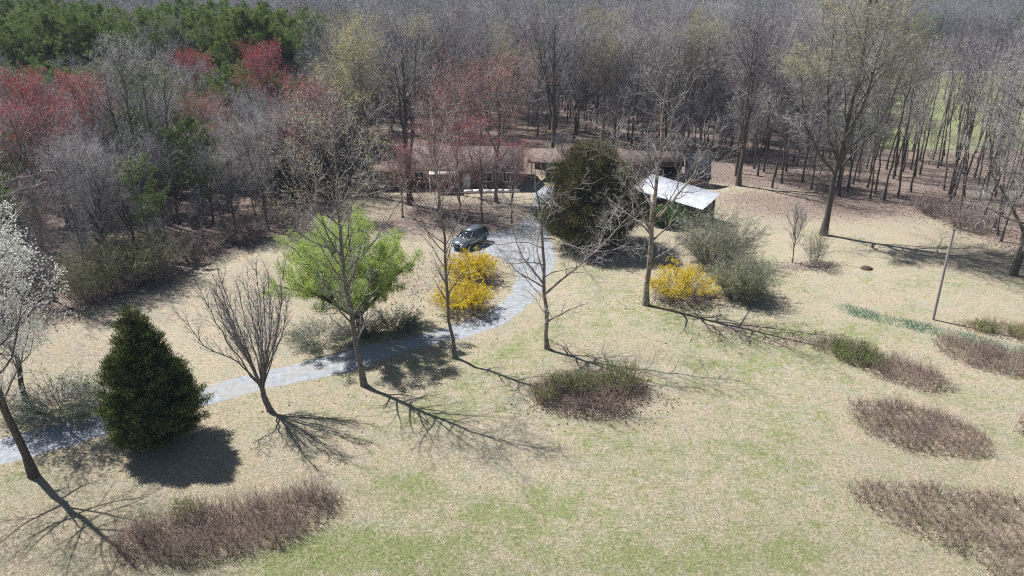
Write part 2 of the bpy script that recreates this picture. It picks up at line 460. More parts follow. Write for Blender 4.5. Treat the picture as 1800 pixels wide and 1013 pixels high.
def ribbon_poly(poly, name, m, z, rough, step, seed):
    import bmesh
    rg = rng_of(seed)
    pts = []
    n = len(poly)
    for i in range(n):
        p0, p1, p2, p3 = poly[i - 1], poly[i], poly[(i + 1) % n], poly[(i + 2) % n]
        k = max(2, int(np.linalg.norm(p2 - p1) / step))
        for j in range(k):
            t = j / k
            c = .5 * ((2 * p1) + (-p0 + p2) * t + (2 * p0 - 5 * p1 + 4 * p2 - p3) * t * t + (-p0 + 3 * p1 - 3 * p2 + p3) * t ** 3)
            pts.append(c)
    pts = np.array(pts)
    nz = rg.normal(size=(len(pts), 2)) * rough
    sm = (nz + np.roll(nz, 1, 0) + np.roll(nz, -1, 0)) * .5 + rg.normal(size=(len(pts), 2)) * rough * .35
    pts = pts + sm
    bm = bmesh.new()
    vs = [bm.verts.new((p[0], p[1], z)) for p in pts]
    es = [bm.edges.new((vs[i], vs[(i + 1) % len(vs)])) for i in range(len(vs))]
    bmesh.ops.triangle_fill(bm, edges=es, use_beauty=True)
    for f in bm.faces:
        if f.normal.z < 0: f.normal_flip()
    me = bpy.data.meshes.new(name); bm.to_mesh(me); bm.free()
    me.materials.append(m)
    o = bpy.data.objects.new(name, me); COL.objects.link(o)
    return o
tag(ribbon_poly(DRIVE, "driveway", gravel_mat(), .006, .10, .35, 5), kind="structure")

# far country road beyond the meadow
g = Geo()
xs = np.linspace(95, 420, 60); yy = 249 + 1.5 * np.sin(xs * .02)
zz = height(xs, yy) + .12
v = np.stack([np.stack([xs, yy - 2.2, zz], -1), np.stack([xs, yy + 2.2, zz], -1)], 1).reshape(-1, 3)
i = np.arange(59)[:, None] * 2
g.add(v, q=np.concatenate([i, i + 2, i + 3, i + 1], 1))
tag(g.obj("country_road", mat("pale_asphalt", (.50, .49, .47), (.62, .61, .59), .8)), kind="structure")

# ------------------------------------------------------------------ tree growing
def polyline(P0, D, L, k, wig, up, rng):
    """(N,3) starts, (N,3) directions, (N,) lengths -> (N,k+1,3)"""
    N = len(P0); P = np.empty((N, k + 1, 3)); P[:, 0] = P0; d = unit(D)
    for i in range(k):
        d = unit(d + rng.normal(size=(N, 3)) * wig + np.array([0, 0, up]))
        P[:, i + 1] = P[:, i] + d * (L / k)[:, None]
    return P

def sprout(P, Rd, L, n, rng, t0=.25, t1=1.0, ang=(35, 60), ratio=.5, k=3, wig=.12, up=.1, rr=.55, tip=.25, rmin=.004, shape=None, planar=0.0):
    """children of each polyline"""
    N, K1, _ = P.shape; K = K1 - 1
    idx = np.repeat(np.arange(N), n)
    t = t0 + (t1 - t0) * ((np.tile(np.arange(n), N) + rng.random(N * n)) / n)
    s = np.clip(t * K, 0, K - 1e-4); a = s.astype(int); f = (s - a)[:, None]
    pos = P[idx, a] * (1 - f) + P[idx, a + 1] * f
    pd = unit(P[idx, a + 1] - P[idx, a])
    rp = Rd[idx, a] * (1 - f[:, 0]) + Rd[idx, a + 1] * f[:, 0]
    ref = np.where(np.abs(pd[:, 2:3]) > .9, np.array([[1., 0, 0]]), np.array([[0, 0, 1.]]))
    e1 = unit(np.cross(pd, ref)); e2 = np.cross(pd, e1)
    ph = np.tile(np.arange(n), N) * 2.399 + rng.random(N)[idx] * 6.28 + rng.normal(size=N * n) * .5
    al = np.radians(rng.uniform(ang[0], ang[1], N * n))
    D = np.cos(al)[:, None] * pd + np.sin(al)[:, None] * (np.cos(ph)[:, None] * e1 + np.sin(ph)[:, None] * e2)
    sh = shape(t) if shape is not None else (1.15 - .6 * t)
    LL = L[idx] * ratio * sh * rng.uniform(.7, 1.25, N * n)
    r0 = np.maximum(rp * rr * rng.uniform(.75, 1.1, N * n), rmin)
    r0 = np.minimum(r0, np.maximum(LL * .035, rmin))
    Q = polyline(pos, D, LL, k, wig, up, rng)
    taper = np.linspace(1, tip, k + 1)
    return Q, r0[:, None] * taper[None, :], LL

def trunk_line(pts, r0, r1, rng, seg=12, wob=.06, flare=1.5):
    pts = np.array(pts, float)
    d = np.r_[0, np.cumsum(np.linalg.norm(np.diff(pts, axis=0), axis=1))]
    s = np.linspace(0, d[-1], seg + 1)
    P = np.stack([np.interp(s, d, pts[:, i]) for i in range(3)], -1)
    P[1:-1] = (P[:-2] + 2 * P[1:-1] + P[2:]) / 4
    P[1:, :2] += rng.normal(size=(seg, 2)) * wob * min(1.0, d[-1] / 11)
    t = s / d[-1]
    Rr = r1 + (r0 - r1) * (1 - t) ** .85
    Rr[0] *= flare
    P[0, 2] -= .15
    return P[None], Rr[None], np.array([d[-1]])

def cat(*sets):
    """join several (P,R,L) with the same segment count"""
    return tuple(np.concatenate([s[i] for s in sets]) for i in range(3))

def finish(name, tg, cg, tmats, cmats):
    return tg.mesh(name + "_trunk", tmats, smooth=True), cg.mesh(name + "_crown", cmats)

def bare_tree(seed, H=19, r=.22, crown0=.35, nlimb=20, spread=.30, limb_up=.12, ang=(35, 55), nb=8, nt=7, nf=4, tw=.016, lean=(0, 0), fork=0,
              twig='twig', bark='bark', buds=None, bud_n=3, bud_s=.10, bud_z=0.0, wig=.10, shape=None, trunks=None, bare_top=False):
    rng = rng_of(seed)
    tg, cg = Geo(), Geo()
    stems = []
    if trunks is None:
        pts = [(0, 0, 0), (lean[0] * .25 + rng.normal() * .2, lean[1] * .25 + rng.normal() * .2, H * .33),
               (lean[0] * .6 + rng.normal() * .3, lean[1] * .6 + rng.normal() * .3, H * .66), (lean[0], lean[1], H * .97)]
        stems.append(trunk_line(pts, r, r * .12, rng))
        for f in range(fork):
            z0 = H * rng.uniform(.18, .42); a = rng.uniform(0, 6.28); q = spread * H * .55
            stems.append(trunk_line([(lean[0] * .3, lean[1] * .3, z0), (math.cos(a) * q * .5, math.sin(a) * q * .5, z0 + H * .22),
                                     (math.cos(a) * q, math.sin(a) * q, H * rng.uniform(.82, .96))], r * .62, r * .1, rng, flare=1.0))
    else:
        for pts, ra, rb in trunks:
            stems.append(trunk_line(pts, ra, rb, rng, flare=1.5 if abs(pts[0][2]) < .01 else 1.0))
    for P, Rr, L in stems: tg.tubes(P, Rr, 8)
    S = cat(*stems)
    S = (S[0], S[1], np.full(len(S[0]), H) if trunks is None else S[2] * 1.0)
    c0 = crown0
    sh = shape or (lambda t: .35 + 1.1 * np.sin(np.clip((t - c0) / (1 - c0), 0, 1) * 2.6 + .35) * .85)
    n1 = nlimb if len(stems) == 1 else max(6, int(nlimb / (len(stems) ** .6)))
    A = sprout(*S, n1, rng, crown0, .98, ang, spread, 6, wig, limb_up, .5, .18, .02, sh)
    tg.tubes(A[0], A[1], 5)
    B = sprout(*A, nb, rng, .22, 1.0, (25, 55), .50, 4, .13, limb_up * .7, .55, .25, .012)
    cg.tubes(B[0], B[1], 3)
    C = sprout(*B, nt, rng, .15, 1.0, (25, 60), .48, 2, .14, .07, .6, .4, tw * .6)
    cg.tubes(C[0], C[1], 3)
    if nf:
        D = sprout(*C, nf, rng, .15, 1.0, (20, 55), .55, 1, .1, .06, .7, .3, tw * .5)
        cg.cones(D[0][:, 0], D[0][:, 1], np.full(len(D[0]), tw * .55))
    else:
        D = C
    if buds:
        tips = D[0][:, -1]; td = D[0][:, -1] - D[0][:, 0]
        sel = (tips[:, 2] > H * bud_z)
        tips, td = tips[sel], td[sel]
        p = np.repeat(tips, bud_n, 0); dd = np.repeat(td, bud_n, 0)
        p = p + rng.normal(size=p.shape) * .10
        cg.blades(p, unit(dd) + rng.normal(size=p.shape) * .9, bud_s * rng.uniform(.6, 1.3, len(p)), bud_s * .6, rng, m=1)
    return finish("tree", tg, cg, [M[bark]], [M[twig]] + ([M[buds]] if buds else []))

def pine_tree(seed, H=17, r=.2, crown0=.45, width=.22, light=False):
    rng = rng_of(seed); tg, cg = Geo(), Geo()
    S = trunk_line([(0, 0, 0), (rng.normal() * .3, rng.normal() * .3, H * .5), (rng.normal() * .5, rng.normal() * .5, H * .97)], r, r * .15, rng)
    tg.tubes(S[0], S[1], 7)
    S = (S[0], S[1], np.array([H]))
    A = sprout(*S, 30 if not light else 20, rng, crown0, 1.0, (50, 82), width, 4, .12, .10, .4, .2, .02,
               lambda t: .35 + .95 * np.sin(np.clip((t - crown0) / (1 - crown0), 0, 1) * 2.5 + .4))
    tg.tubes(A[0], A[1], 4)
    B = sprout(*A, 8, rng, .2, 1.0, (30, 65), .42, 3, .15, .15, .5, .3, .01)
    cg.tubes(B[0], B[1], 3)
    n = 10 if not light else 5
    N = len(B[0])
    idx = np.repeat(np.arange(N), n); t = rng.uniform(.25, 1.05, N * n) * 3; a = np.clip(t.astype(int), 0, 2); f = (t - a)[:, None]
    c = B[0][idx, a] * (1 - f) + B[0][idx, a + 1] * f + rng.normal(size=(N * n, 3)) * .10
    m = 14 if not light else 9
    p = np.repeat(c, m, 0); d = unit(rng.normal(size=p.shape) + np.array([0, 0, .6]))
    cg.blades(p + d * .03, d, rng.uniform(.18, .36, len(p)) * (1.25 if light else 1), .055 if not light else .07, rng, m=1)
    return finish("pine", tg, cg, [M['bark']], [M['twig_brown'], M['pine']])

def cedar_tree(seed, H, W, n=70000, m='cedar', full=.55, round_=.9, top=.05):
    """dense, ragged conical evergreen built from sprays on many short boughs"""
    rng = rng_of(seed); tg, cg = Geo(), Geo()
    S = trunk_line([(0, 0, 0), (.1, 0, H * .5), (0, .05, H * .96)], .26, .03, rng)
    tg.tubes(S[0], S[1], 8)
    nb = 620
    z = (rng.random(nb) ** 1.25) * .95 + .02
    prof = np.clip((1 - z) ** round_ * (sstep(-.25, .22, z)), 0, 1) * (1 - top) + top * (1 - z)
    az = rng.random(nb) * 6.283
    lump = 1 + .09 * np.sin(az * 3 + z * 5 + seed) + .08 * np.sin(az * 5 - z * 11) + rng.normal(size=nb) * .12
    rad = W / 2 * prof * lump
    tipz = z * H + rad * .28 + .1
    c = np.stack([np.cos(az) * rad, np.sin(az) * rad, tipz], -1)
    basep = np.stack([np.zeros(nb), np.zeros(nb), np.maximum(z * H - rad * .25, .3)], -1)
    midp = (basep + c) / 2 + np.array([0, 0, -.05]) + rng.normal(size=(nb, 3)) * .06
    P = np.stack([basep, midp, c], 1)
    tg.tubes(P, np.linspace(1, .25, 3)[None] * np.full((nb, 1), .035), 4)
    w = np.maximum(rad, .25) ** 1.6; w = w / w.sum()
    ib = rng.choice(nb, n, p=w)
    t = rng.random(n) ** .55
    pos = basep[ib] * (1 - t[:, None]) + c[ib] * t[:, None]
    sg = (.09 + .10 * np.maximum(rad[ib], .4) / (W / 2) + .05)[:, None] * (1.2 - .6 * t[:, None])
    pos = pos + rng.normal(size=(n, 3)) * sg * np.array([1.25, 1.25, 1.0]) * W / 7
    pos[:, 2] = np.maximum(pos[:, 2], .03)
    d = unit(c[ib] - basep[ib]) * .8 + np.array([0, 0, .7]) + rng.normal(size=(n, 3)) * .45
    s = W / 7.0
    cg.blades(pos, d, rng.uniform(.10, .24, n) * s ** .5, .045 * s ** .5, rng, m=0, cup=.3)
    return finish("cedar", tg, cg, [M['bark']], [M[m]])

def shrub(seed, H, W, nst=140, nb=7, nt=5, twig='twig_brown', leaf=None, leaf_n=4, leaf_s=.07, leaf_from=.25, arch=-.05, tw=.012, D=None, base=.25, ang=.9):
    """many stems rising from a clump"""
    rng = rng_of(seed); tg, cg = Geo(), Geo()
    D = D or W
    a = rng.random(nst) * 6.283; rr = np.sqrt(rng.random(nst))
    P0 = np.stack([np.cos(a) * rr * W * base, np.sin(a) * rr * D * base, np.full(nst, -.05)], -1)
    out = np.stack([np.cos(a) * W / H, np.sin(a) * D / H, np.zeros(nst)], -1) * (rr * .62 * ang)[:, None]
    Dr = unit(out + np.array([0, 0, 1.]) + rng.normal(size=(nst, 3)) * .10)
    L = H * rng.uniform(.6, 1.05, nst) * (1.08 - .20 * rr)
    P = polyline(P0, Dr, L, 5, .09, arch, rng)
    P[:, 1:, 2] = np.maximum(P[:, 1:, 2], .08)
    Rr = np.full((nst, 1), tw * 1.6) * np.linspace(1, .35, 6)[None]
    tg.tubes(P, Rr, 4)
    B = sprout(P, Rr, L, nb, rng, .2, 1.0, (20, 60), .30, 2, .14, arch + .04, .7, .4, tw * .7)
    cg.tubes(B[0], B[1], 3)
    C = sprout(*B, nt, rng, .1, 1.0, (20, 60), .45, 1, .1, .03, .8, .4, tw * .5)
    cg.cones(C[0][:, 0], C[0][:, 1], np.full(len(C[0]), tw * .6))
    if leaf:
        src = C[0]; n = len(src)
        idx = np.repeat(np.arange(n), leaf_n); t = rng.random(len(idx))[:, None]
        p = src[idx, 0] * (1 - t) + src[idx, 1] * t + rng.normal(size=(len(idx), 3)) * .03
        keep = p[:, 2] + rng.normal(size=len(p)) * H * .08 > leaf_from * H
        p = p[keep]
        d = unit(rng.normal(size=p.shape) + np.array([0, 0, .4]))
        cg.blades(p, d, leaf_s * rng.uniform(.6, 1.4, len(p)), leaf_s * .55, rng, m=1)
    return tg.mesh("shrub_stems", [M[twig]]), cg.mesh("shrub_crown", [M[twig]] + ([M[leaf]] if leaf else []))

def place(name, meshes, loc, rz=0.0, sc=1.0, label=None, cat_='tree', group=None, parts=('trunk', 'crown')):
    root = empty(name, loc, rz, sc)
    for pn, me in zip(parts, meshes):
        o = bpy.data.objects.new(pn, me); COL.objects.link(o); o.parent = root
    tag(root, label, cat_, group)
    return root

KEEP = []      # positions kept clear of random woodland
def ground_at(px, py, rad=3.0):
    p = at(px, py); KEEP.append((p.x, p.y, rad)); p.z = hz(p.x, p.y); return p
def top_at(px, py, H, rad=2.5):
    p = at(px, py, H)
    KEEP.append((p.x, p.y, rad)); p.z = hz(p.x, p.y); return p

# ------------------------------------------------------------------ the trees on the lawn
GR = "bare trees standing in a line along the lawn"
# leftmost, thick dark trunk running out of the frame
p = ground_at(60, 838)
me = bare_tree(11, H=17, r=.36, nlimb=24, crown0=.22, spread=.27, ang=(45, 70), limb_up=.10, nb=8, nt=6, nf=3, bark='bark_dark', twig='twig_pale',
               trunks=[([(0, 0, 0), (-.35, .1, 2.5), (-.6, .1, 6), (-.9, .2, 10.5), (-1.0, 0, 16.5)], .215, .04)])
place("lawn_tree", me, p, label="thick dark trunked bare tree at the lower left, its top out of the photo", group=GR)
# small vase shaped many-stemmed tree
rg = rng_of(5)
tk = [([(0, 0, 0), (-.25, 0, 1.0), (-.35, .1, 1.9)], .21, .15)]
for i in range(20):
    a = i * 2.4 + rg.normal() * .2; q = rg.uniform(.8, 2.8); hh = rg.uniform(7.6, 10.2) - q * .25
    z0 = rg.uniform(1.3, 2.0)
    tk.append(([(-.3, .08, z0), (-.45 + math.cos(a) * q * .45, math.sin(a) * q * .45, z0 + 2.2), (-.75 + math.cos(a) * q * .85, math.sin(a) * q * .85, hh * .68),
                (-1.0 + math.cos(a) * q * 1.15, math.sin(a) * q * 1.15, hh)], .055, .010))
p = ground_at(475, 722)
me = bare_tree(12, H=9.5, r=.2, nlimb=80, crown0=.25, spread=.26, ang=(14, 32), limb_up=.12, nb=5, nt=4, nf=2, tw=.009, wig=.07, trunks=tk, bark='bark', twig='twig',
               shape=lambda t: 1.0 - .45 * t)
place("lawn_tree", me, p, label="small vase shaped bare tree with many upswept stems beside the driveway", group=GR)
# tall tree by the drive
p = ground_at(640, 677)
me = bare_tree(13, H=17.5, r=.25, nlimb=38, crown0=.18, spread=.225, ang=(38, 60), limb_up=.12, nb=7, nt=5, nf=3, tw=.009, bark='bark', twig='twig_pale',
               trunks=[([(0, 0, 0), (-.35, 0, 3), (-.65, 0, 8), (-.6, .1, 13), (-.5, 0, 17.2)], .20, .022)], buds='bud_yellow', bud_n=1, bud_s=.10, bud_z=.72,
               shape=lambda t: .55 + .75 * np.sin(np.clip((t - .2) / .8, 0, 1) * 2.7 + .25))
place("lawn_tree", me, p, label="tall grey bare tree with pale upper trunk in front of the lime green tree", group=GR)
# slender one right of the drive
p = ground_at(800, 629)
me = bare_tree(14, H=19, r=.18, nlimb=34, crown0=.22, spread=.17, ang=(35, 60), limb_up=.12, nb=6, nt=5, nf=3, tw=.011, bark='bark', twig='twig_pale',
               trunks=[([(0, 0, 0), (-.35, 0, 4), (-.5, 0, 8), (-.75, .1, 13), (-.8, 0, 18.5)], .135, .02)], buds='bud_red', bud_n=1, bud_s=.06, bud_z=.55)
place("lawn_tree", me, p, label="slender straight trunked bare tree beside the yellow bushes and the driveway", group=GR)
# pale crooked tree
p = ground_at(962, 613)
me = bare_tree(15, H=13.8, r=.16, nlimb=36, crown0=.15, spread=.30, ang=(45, 80), limb_up=.04, nb=7, nt=6, nf=2, tw=.010, wig=.20, bark='bark_brown', twig='twig_pale',
               trunks=[([(0, 0, 0), (-.15, 0, 3.2), (-.35, 0, 6.2), (-.6, .1, 9.6), (-1.1, 0, 13.4)], .17, .03),
                       ([(-.2, 0, 4.6), (1.3, -.2, 6.0), (3.4, -.3, 8.0), (6.2, -.1, 11.2)], .085, .018),
                       ([(-.25, 0, 5.0), (-1.2, .2, 6.3), (-2.0, .2, 7.3), (-2.6, .3, 9.4)], .075, .015)])
place("lawn_tree", me, p, label="crooked pale barked bare tree with one long limb reaching right", group=GR)
# forked pale tree in front of the white roof
p = ground_at(1135, 536)
me = bare_tree(16, H=19.3, r=.24, nlimb=34, crown0=.20, spread=.27, ang=(40, 75), limb_up=.10, nb=7, nt=6, nf=2, tw=.011, wig=.19, bark='bark_brown', twig='twig_pale',
               trunks=[([(0, 0, 0), (-.05, 0, 4), (0, .1, 8), (.15, 0, 12), (.35, .1, 18.8)], .25, .03),
                       ([(-.02, 0, 6.6), (-1.3, .1, 8.4), (-1.8, .1, 10.5), (-3.2, .2, 12.8), (-4.6, 0, 15.5)], .12, .02),
                       ([(0, 0, 7.2), (1.2, -.1, 8.6), (2.8, 0, 11.0), (4.4, .2, 14.6)], .11, .02),
                       ([(0, 0, 3.9), (1.2, 0, 4.7), (2.6, -.2, 5.6)], .075, .02)])
place("lawn_tree", me, p, label="pale forked bare tree standing left of the yellow bush before the white metal roof", group=GR)
# the great tree on the right
p = ground_at(1447, 413)
me = bare_tree(17, H=25, r=.42, nlimb=54, crown0=.30, spread=.31, ang=(35, 70), limb_up=.12, nb=11, nt=9, nf=3, tw=.015, bark='bark_dark', twig='twig_pale', buds='bud_yellow',
               bud_n=1, bud_s=.12, bud_z=.66, trunks=[
                   ([(0, 0, 0), (.1, 0, 5), (.3, 0, 9.5), (.9, .1, 15), (.4, 0, 25)], .35, .04),
                   ([(.2, 0, 8.0), (-1.2, 0, 10.5), (-2.0, .2, 15), (-2.6, 0, 22)], .16, .02),
                   ([(.15, 0, 7.2), (2.2, .3, 9.0), (4.2, .4, 12.5), (5.4, .2, 18)], .13, .02),
                   ([(.1, 0, 6.9), (-2.2, -.3, 9.0), (-4.0, 0, 12), (-5.2, -.3, 17)], .15, .03),
                   ([(.3, 0, 9.5), (1.5, -.6, 14), (2.2, -1.0, 23)], .15, .02)])
place("lawn_tree", me, p, label="tallest tree, dark forked trunk and yellow green buds, on the right lawn", group=GR)
# tree at the right edge
p = ground_at(1781, 484)
me = bare_tree(18, H=20.5, r=.34, nlimb=30, crown0=.18, spread=.36, ang=(45, 80), limb_up=.03, nb=11, nt=9, nf=3, tw=.013, bark='bark_dark', twig='twig_pale', trunks=[
    ([(0, 0, 0), (.0, 0, 5), (-.4, 0, 10), (-1.2, 0, 20)], .27, .04),
    ([(.0, 0, 4.0), (-2.2, 0, 7.0), (-4.6, .2, 9.8), (-5.6, .2, 14)], .15, .03),
    ([(.05, 0, .3), (.8, 0, 5), (1.6, .2, 11), (2.2, .2, 18)], .22, .03)])
place("lawn_tree", me, p, label="spreading bare tree with pale drooping twigs at the right edge of the lawn", group=GR)

# white blossom tree
p = ground_at(48, 716)
me = bare_tree(21, H=10.6, r=.18, nlimb=34, crown0=.22, spread=.36, ang=(35, 60), limb_up=.14, nb=8, nt=6, nf=3, tw=.011, bark='bark_dark', twig='twig_pale',
               buds='petal_white', bud_n=2, bud_s=.16, bud_z=.28)
place("blossom_tree", me, p, label="white blossoming tree at the left edge behind the driveway", cat_="tree")
# lime green spreading tree
p = ground_at(640, 592)
rg = rng_of(8); tk = [([(0, 0, 0), (-.25, 0, 1.4), (-.3, 0, 2.4)], .38, .26)]
for i in range(18):
    a = i * 2.4 + .3; q = 5.3 * math.sqrt((i + .7) / 18); hh = (9.8 - (q / 5.3) ** 2 * 4.2) * rg.uniform(.85, 1.0); z0 = rg.uniform(1.4, 2.2)
    cx = -.5
    tk.append(([(-.28, 0, z0), (cx + math.cos(a) * q * .45, math.sin(a) * q * .45, z0 + 2.0), (cx * 1.6 + math.cos(a) * q, math.sin(a) * q, hh)], .17, .03))
me = bare_tree(22, H=11, r=.3, nlimb=110, crown0=.25, spread=.24, ang=(30, 75), limb_up=.10, nb=7, nt=6, nf=3, tw=.010, trunks=tk, bark='bark_dark', twig='twig',
               buds='leaf_lime', bud_n=3, bud_s=.10, bud_z=.26, shape=lambda t: .6 + .3 * t)
place("budding_tree", me, p, label="broad round tree in fresh lime green leaf inside the driveway bend", cat_="tree")

# evergreens
p = ground_at(280, 775, 4)
me = cedar_tree(31, 8.8, 6.0, n=190000, round_=.80)
place("cedar_tree", me, p, label="dark green conical evergreen in front of the driveway at the lower left", cat_="evergreen")
p = ground_at(1034, 430, 6)
me = cedar_tree(32, 10.6, 11.2, n=170000, m='cedar_bronze', round_=.46)
place("cedar_tree", me, p, label="large bronze tinged round evergreen beside the driveway end", cat_="evergreen")

# trees round the house
GH = "trees round the house"
p = ground_at(722, 360)
me = bare_tree(41, H=20, r=.34, nlimb=30, crown0=.30, spread=.24, ang=(35, 60), nb=8, nt=6, nf=3, tw=.016, fork=2, bark='bark_dark', twig='twig', buds='leaf_green', bud_n=0)
place("yard_tree", me, p, label="tall dark trunked bare tree in front of the left end of the house", group=GH)
p = ground_at(1298, 326)
me = bare_tree(42, H=21.5, r=.32, nlimb=30, crown0=.34, spread=.26, ang=(30, 55), nb=8, nt=6, nf=3, tw=.016, fork=2, bark='bark_dark', twig='twig')
place("yard_tree", me, p, label="tall dark bare tree just right of the grey lean-to shed", group=GH)
p = ground_at(972, 280)
me = bare_tree(43, H=21, r=.34, nlimb=30, crown0=.28, spread=.28, ang=(35, 60), nb=8, nt=6, nf=3, tw=.018, fork=2, bark='bark_dark', twig='twig')
place("yard_tree", me, p, label="wide crowned dark bare tree behind the gap between house and outbuilding", group=GH)
p = ground_at(652, 345)
me = bare_tree(44, H=19.5, r=.26, nlimb=30, crown0=.25, spread=.24, ang=(30, 50), nb=8, nt=6, nf=3, tw=.016, fork=1, bark='bark', twig='twig_pale', buds='bud_yellow', bud_n=2, bud_s=.15, bud_z=.60)
place("yard_tree", me, p, label="grey tree with pale yellow green top left of the house", group=GH)
# red maples
mp_red = bare_tree(51, H=12, r=.16, nlimb=24, crown0=.25, spread=.32, ang=(35, 60), nb=8, nt=6, nf=3, tw=.014, buds='bud_red', bud_n=1, bud_s=.12, bud_z=.42, fork=1, twig='twig')
mp_red2 = bare_tree(52, H=15, r=.2, nlimb=26, crown0=.30, spread=.27, ang=(30, 55), nb=8, nt=6, nf=3, tw=.015, buds='bud_red', bud_n=2, bud_s=.13, bud_z=.68, fork=1, twig='twig')
mp_or = bare_tree(53, H=14, r=.2, nlimb=26, crown0=.28, spread=.33, ang=(35, 60), nb=8, nt=6, nf=3, tw=.015, buds='bud_orange', bud_n=1, bud_s=.14, bud_z=.55, fork=2, twig='twig')
GM = "maples in red bud"
def maple(px, py, H, me, H0, label, rz):
    q = top_at(px, py, H, 3)
    place("maple_tree", me, q, rz, H / H0, label, "tree", GM)
maple(845, 228, 10.5, mp_red, 12, "red budded maple standing before the right half of the house", .4)
maple(765, 222, 10, mp_red, 12, "red budded maple standing before the white window of the house", 2.4)
maple(805, 262, 8.5, mp_red, 12, "small red twigged maple before the middle of the house", 1.4)
maple(900, 262, 8.5, mp_red, 12, "small red budded maple at the right corner of the house", 5.1)
maple(700, 262, 8.0, mp_red, 12, "small red budded maple before the porch of the house", 3.3)
maple(870, 128, 15.5, mp_or, 14, "broad orange budded maple rising behind the house", 1.0)
maple(800, 160, 13, mp_or, 14, "smaller orange budded maple behind the house roof", 3.0)
maple(470, 108, 16.0, mp_red2, 15, "brightest red maple, rising below the dark pines", .7)
maple(515, 160, 14.0, mp_red, 12, "dull red maple right of the brightest red one", 3.7)
maple(60, 158, 15.0, mp_red2, 15, "red maple at the left edge of the wood", 1.9)
maple(135, 160, 14.5, mp_red2, 15, "red maple second from the left edge of the wood", 4.0)
maple(15, 205, 13.5, mp_red, 12, "low red maple cut by the left edge of the photo", 5.0)
maple(345, 112, 14.5, mp_red2, 15, "dark red maple half hidden behind the big grey tree", 2.9)
maple(340, 182, 12.0, mp_or, 14, "orange budded maple beside the big grey tree in the left wood", 5.4)
maple(380, 232, 9.5, mp_or, 14, "low orange budded maple under the left wood edge", .2)
maple(545, 40, 17.0, mp_or, 14, "orange tinged maple high at the end of the pine band", 4.4)
# big grey many-trunked tree of the left wood
p = ground_at(275, 395, 4)
me = bare_tree(61, H=18.8, r=.24, nlimb=60, crown0=.30, spread=.22, ang=(25, 50), limb_up=.14, nb=8, nt=6, nf=3, tw=.016, bark='bark_dark', twig='twig_pale', trunks=[
    ([(-1.6, 0, 0), (-1.8, 0, 6), (-2.4, 0, 12), (-2.2, 0, 17)], .17, .03), ([(-.4, .3, 0), (-.5, 0, 7), (-.6, 0, 13), (-.3, 0, 18.6)], .2, .03),
    ([(.9, 0, 0), (1.1, 0, 6), (1.4, 0, 12), (1.6, 0, 17.6)], .18, .03), ([(2.3, .4, 0), (2.8, 0, 6), (3.3, 0, 11), (3.6, .2, 15.5)], .16, .03)])
place("woodland_tree", me, p, label="large silvery grey bare tree of four dark trunks in the left wood")

# ------------------------------------------------------------------ shrubs
def shrub_at(name, px, py, me, label, cat_="shrub", group=None, rz=0.0, sc=1.0, keep=2.5):
    q = ground_at(px, py, keep)
    return place(name, me, q, rz, sc, label, cat_, group, ('stems', 'foliage'))
GF = "yellow flowering bushes"
kw = dict(nst=150, nb=8, nt=6, twig='twig_brown', leaf='petal_yellow', leaf_n=4, leaf_s=.105, leaf_from=.38, arch=-.16, tw=.010, base=.22)
shrub_at("forsythia_bush", 1198, 524, shrub(71, 3.1, 5.4, **kw), "largest yellow flowering bush, beside the forked pale tree", group=GF)
shrub_at("forsythia_bush", 832, 492, shrub(72, 2.9, 4.3, **kw), "yellow flowering bush nearest the parked car", group=GF)
shrub_at("forsythia_bush", 812, 547, shrub(73, 2.8, 4.2, **kw), "yellow flowering bush at the driveway edge beside the slender tree", group=GF)
kw = dict(nst=200, nb=9, nt=7, twig='twig', leaf='leaf_olive', leaf_n=2, leaf_s=.085, leaf_from=.12, arch=-.05, tw=.011, base=.24)
GO = "grey green brushy bushes behind the yellow bush"
shrub_at("brushy_bush", 1255, 462, shrub(74, 5.4, 6.4, **kw), "tall round grey green bush below the white metal roof", group=GO)
shrub_at("brushy_bush", 1300, 522, shrub(75, 3.9, 4.3, **kw), "smaller grey green bush right of the largest yellow bush", group=GO)
GE = "olive brush along the left wood edge"
ol = shrub(76, 5.4, 6.5, nst=130, nb=8, nt=6, twig='twig_brown', leaf='leaf_olive', leaf_n=2, leaf_s=.11, leaf_from=.3, arch=-.02, tw=.012)
shrub_at("edge_bush", 205, 512, ol, "olive leafed tall bush at the wood edge above the conical evergreen", group=GE)
shrub_at("edge_bush", 268, 492, ol, "olive leafed bush at the wood edge, right of its taller neighbour", group=GE, rz=2, sc=.85)
shrub_at("edge_bush", 160, 530, ol, "low olive bush at the wood edge near the white blossom", group=GE, rz=4, sc=.7)
br = shrub(77, 3.4, 5.0, nst=110, nb=8, nt=5, twig='twig_brown', leaf='dead_leaf', leaf_n=1, leaf_s=.08, arch=-.08, tw=.012)
GB = "bare brown brush at the wood edges"
shrub_at("brown_bush", 345, 452, br, "bare brown brush where the left wood edge turns back", group=GB)
shrub_at("brown_bush", 435, 425, br, "bare brown brush in front of the dark left wood", group=GB, rz=2)
shrub_at("brown_bush", 520, 398, br, "bare brown brush left of the lime green tree", group=GB, rz=4)
shrub_at("brown_bush", 1640, 375, br, "bare brown brush under the slim trunks on the right", group=GB, rz=1, sc=.9)
shrub_at("brown_bush", 1700, 400, br, "bare brown brush beside the right edge tree", group=GB, rz=3)
gs = shrub(78, 2.8, 6.4, nst=130, nb=8, nt=6, twig='twig_pale', leaf='leaf_green', leaf_n=1, leaf_s=.09, leaf_from=.0, arch=-.14, tw=.013)
shrub_at("honeysuckle_bush", 112, 722, gs, "sprawling grey stemmed bush under the white blossom tree", keep=1)
shrub_at("honeysuckle_bush", 560, 596, gs, "sprawling grey bush left of the lime green tree trunk", rz=1.3, sc=.75, keep=1)
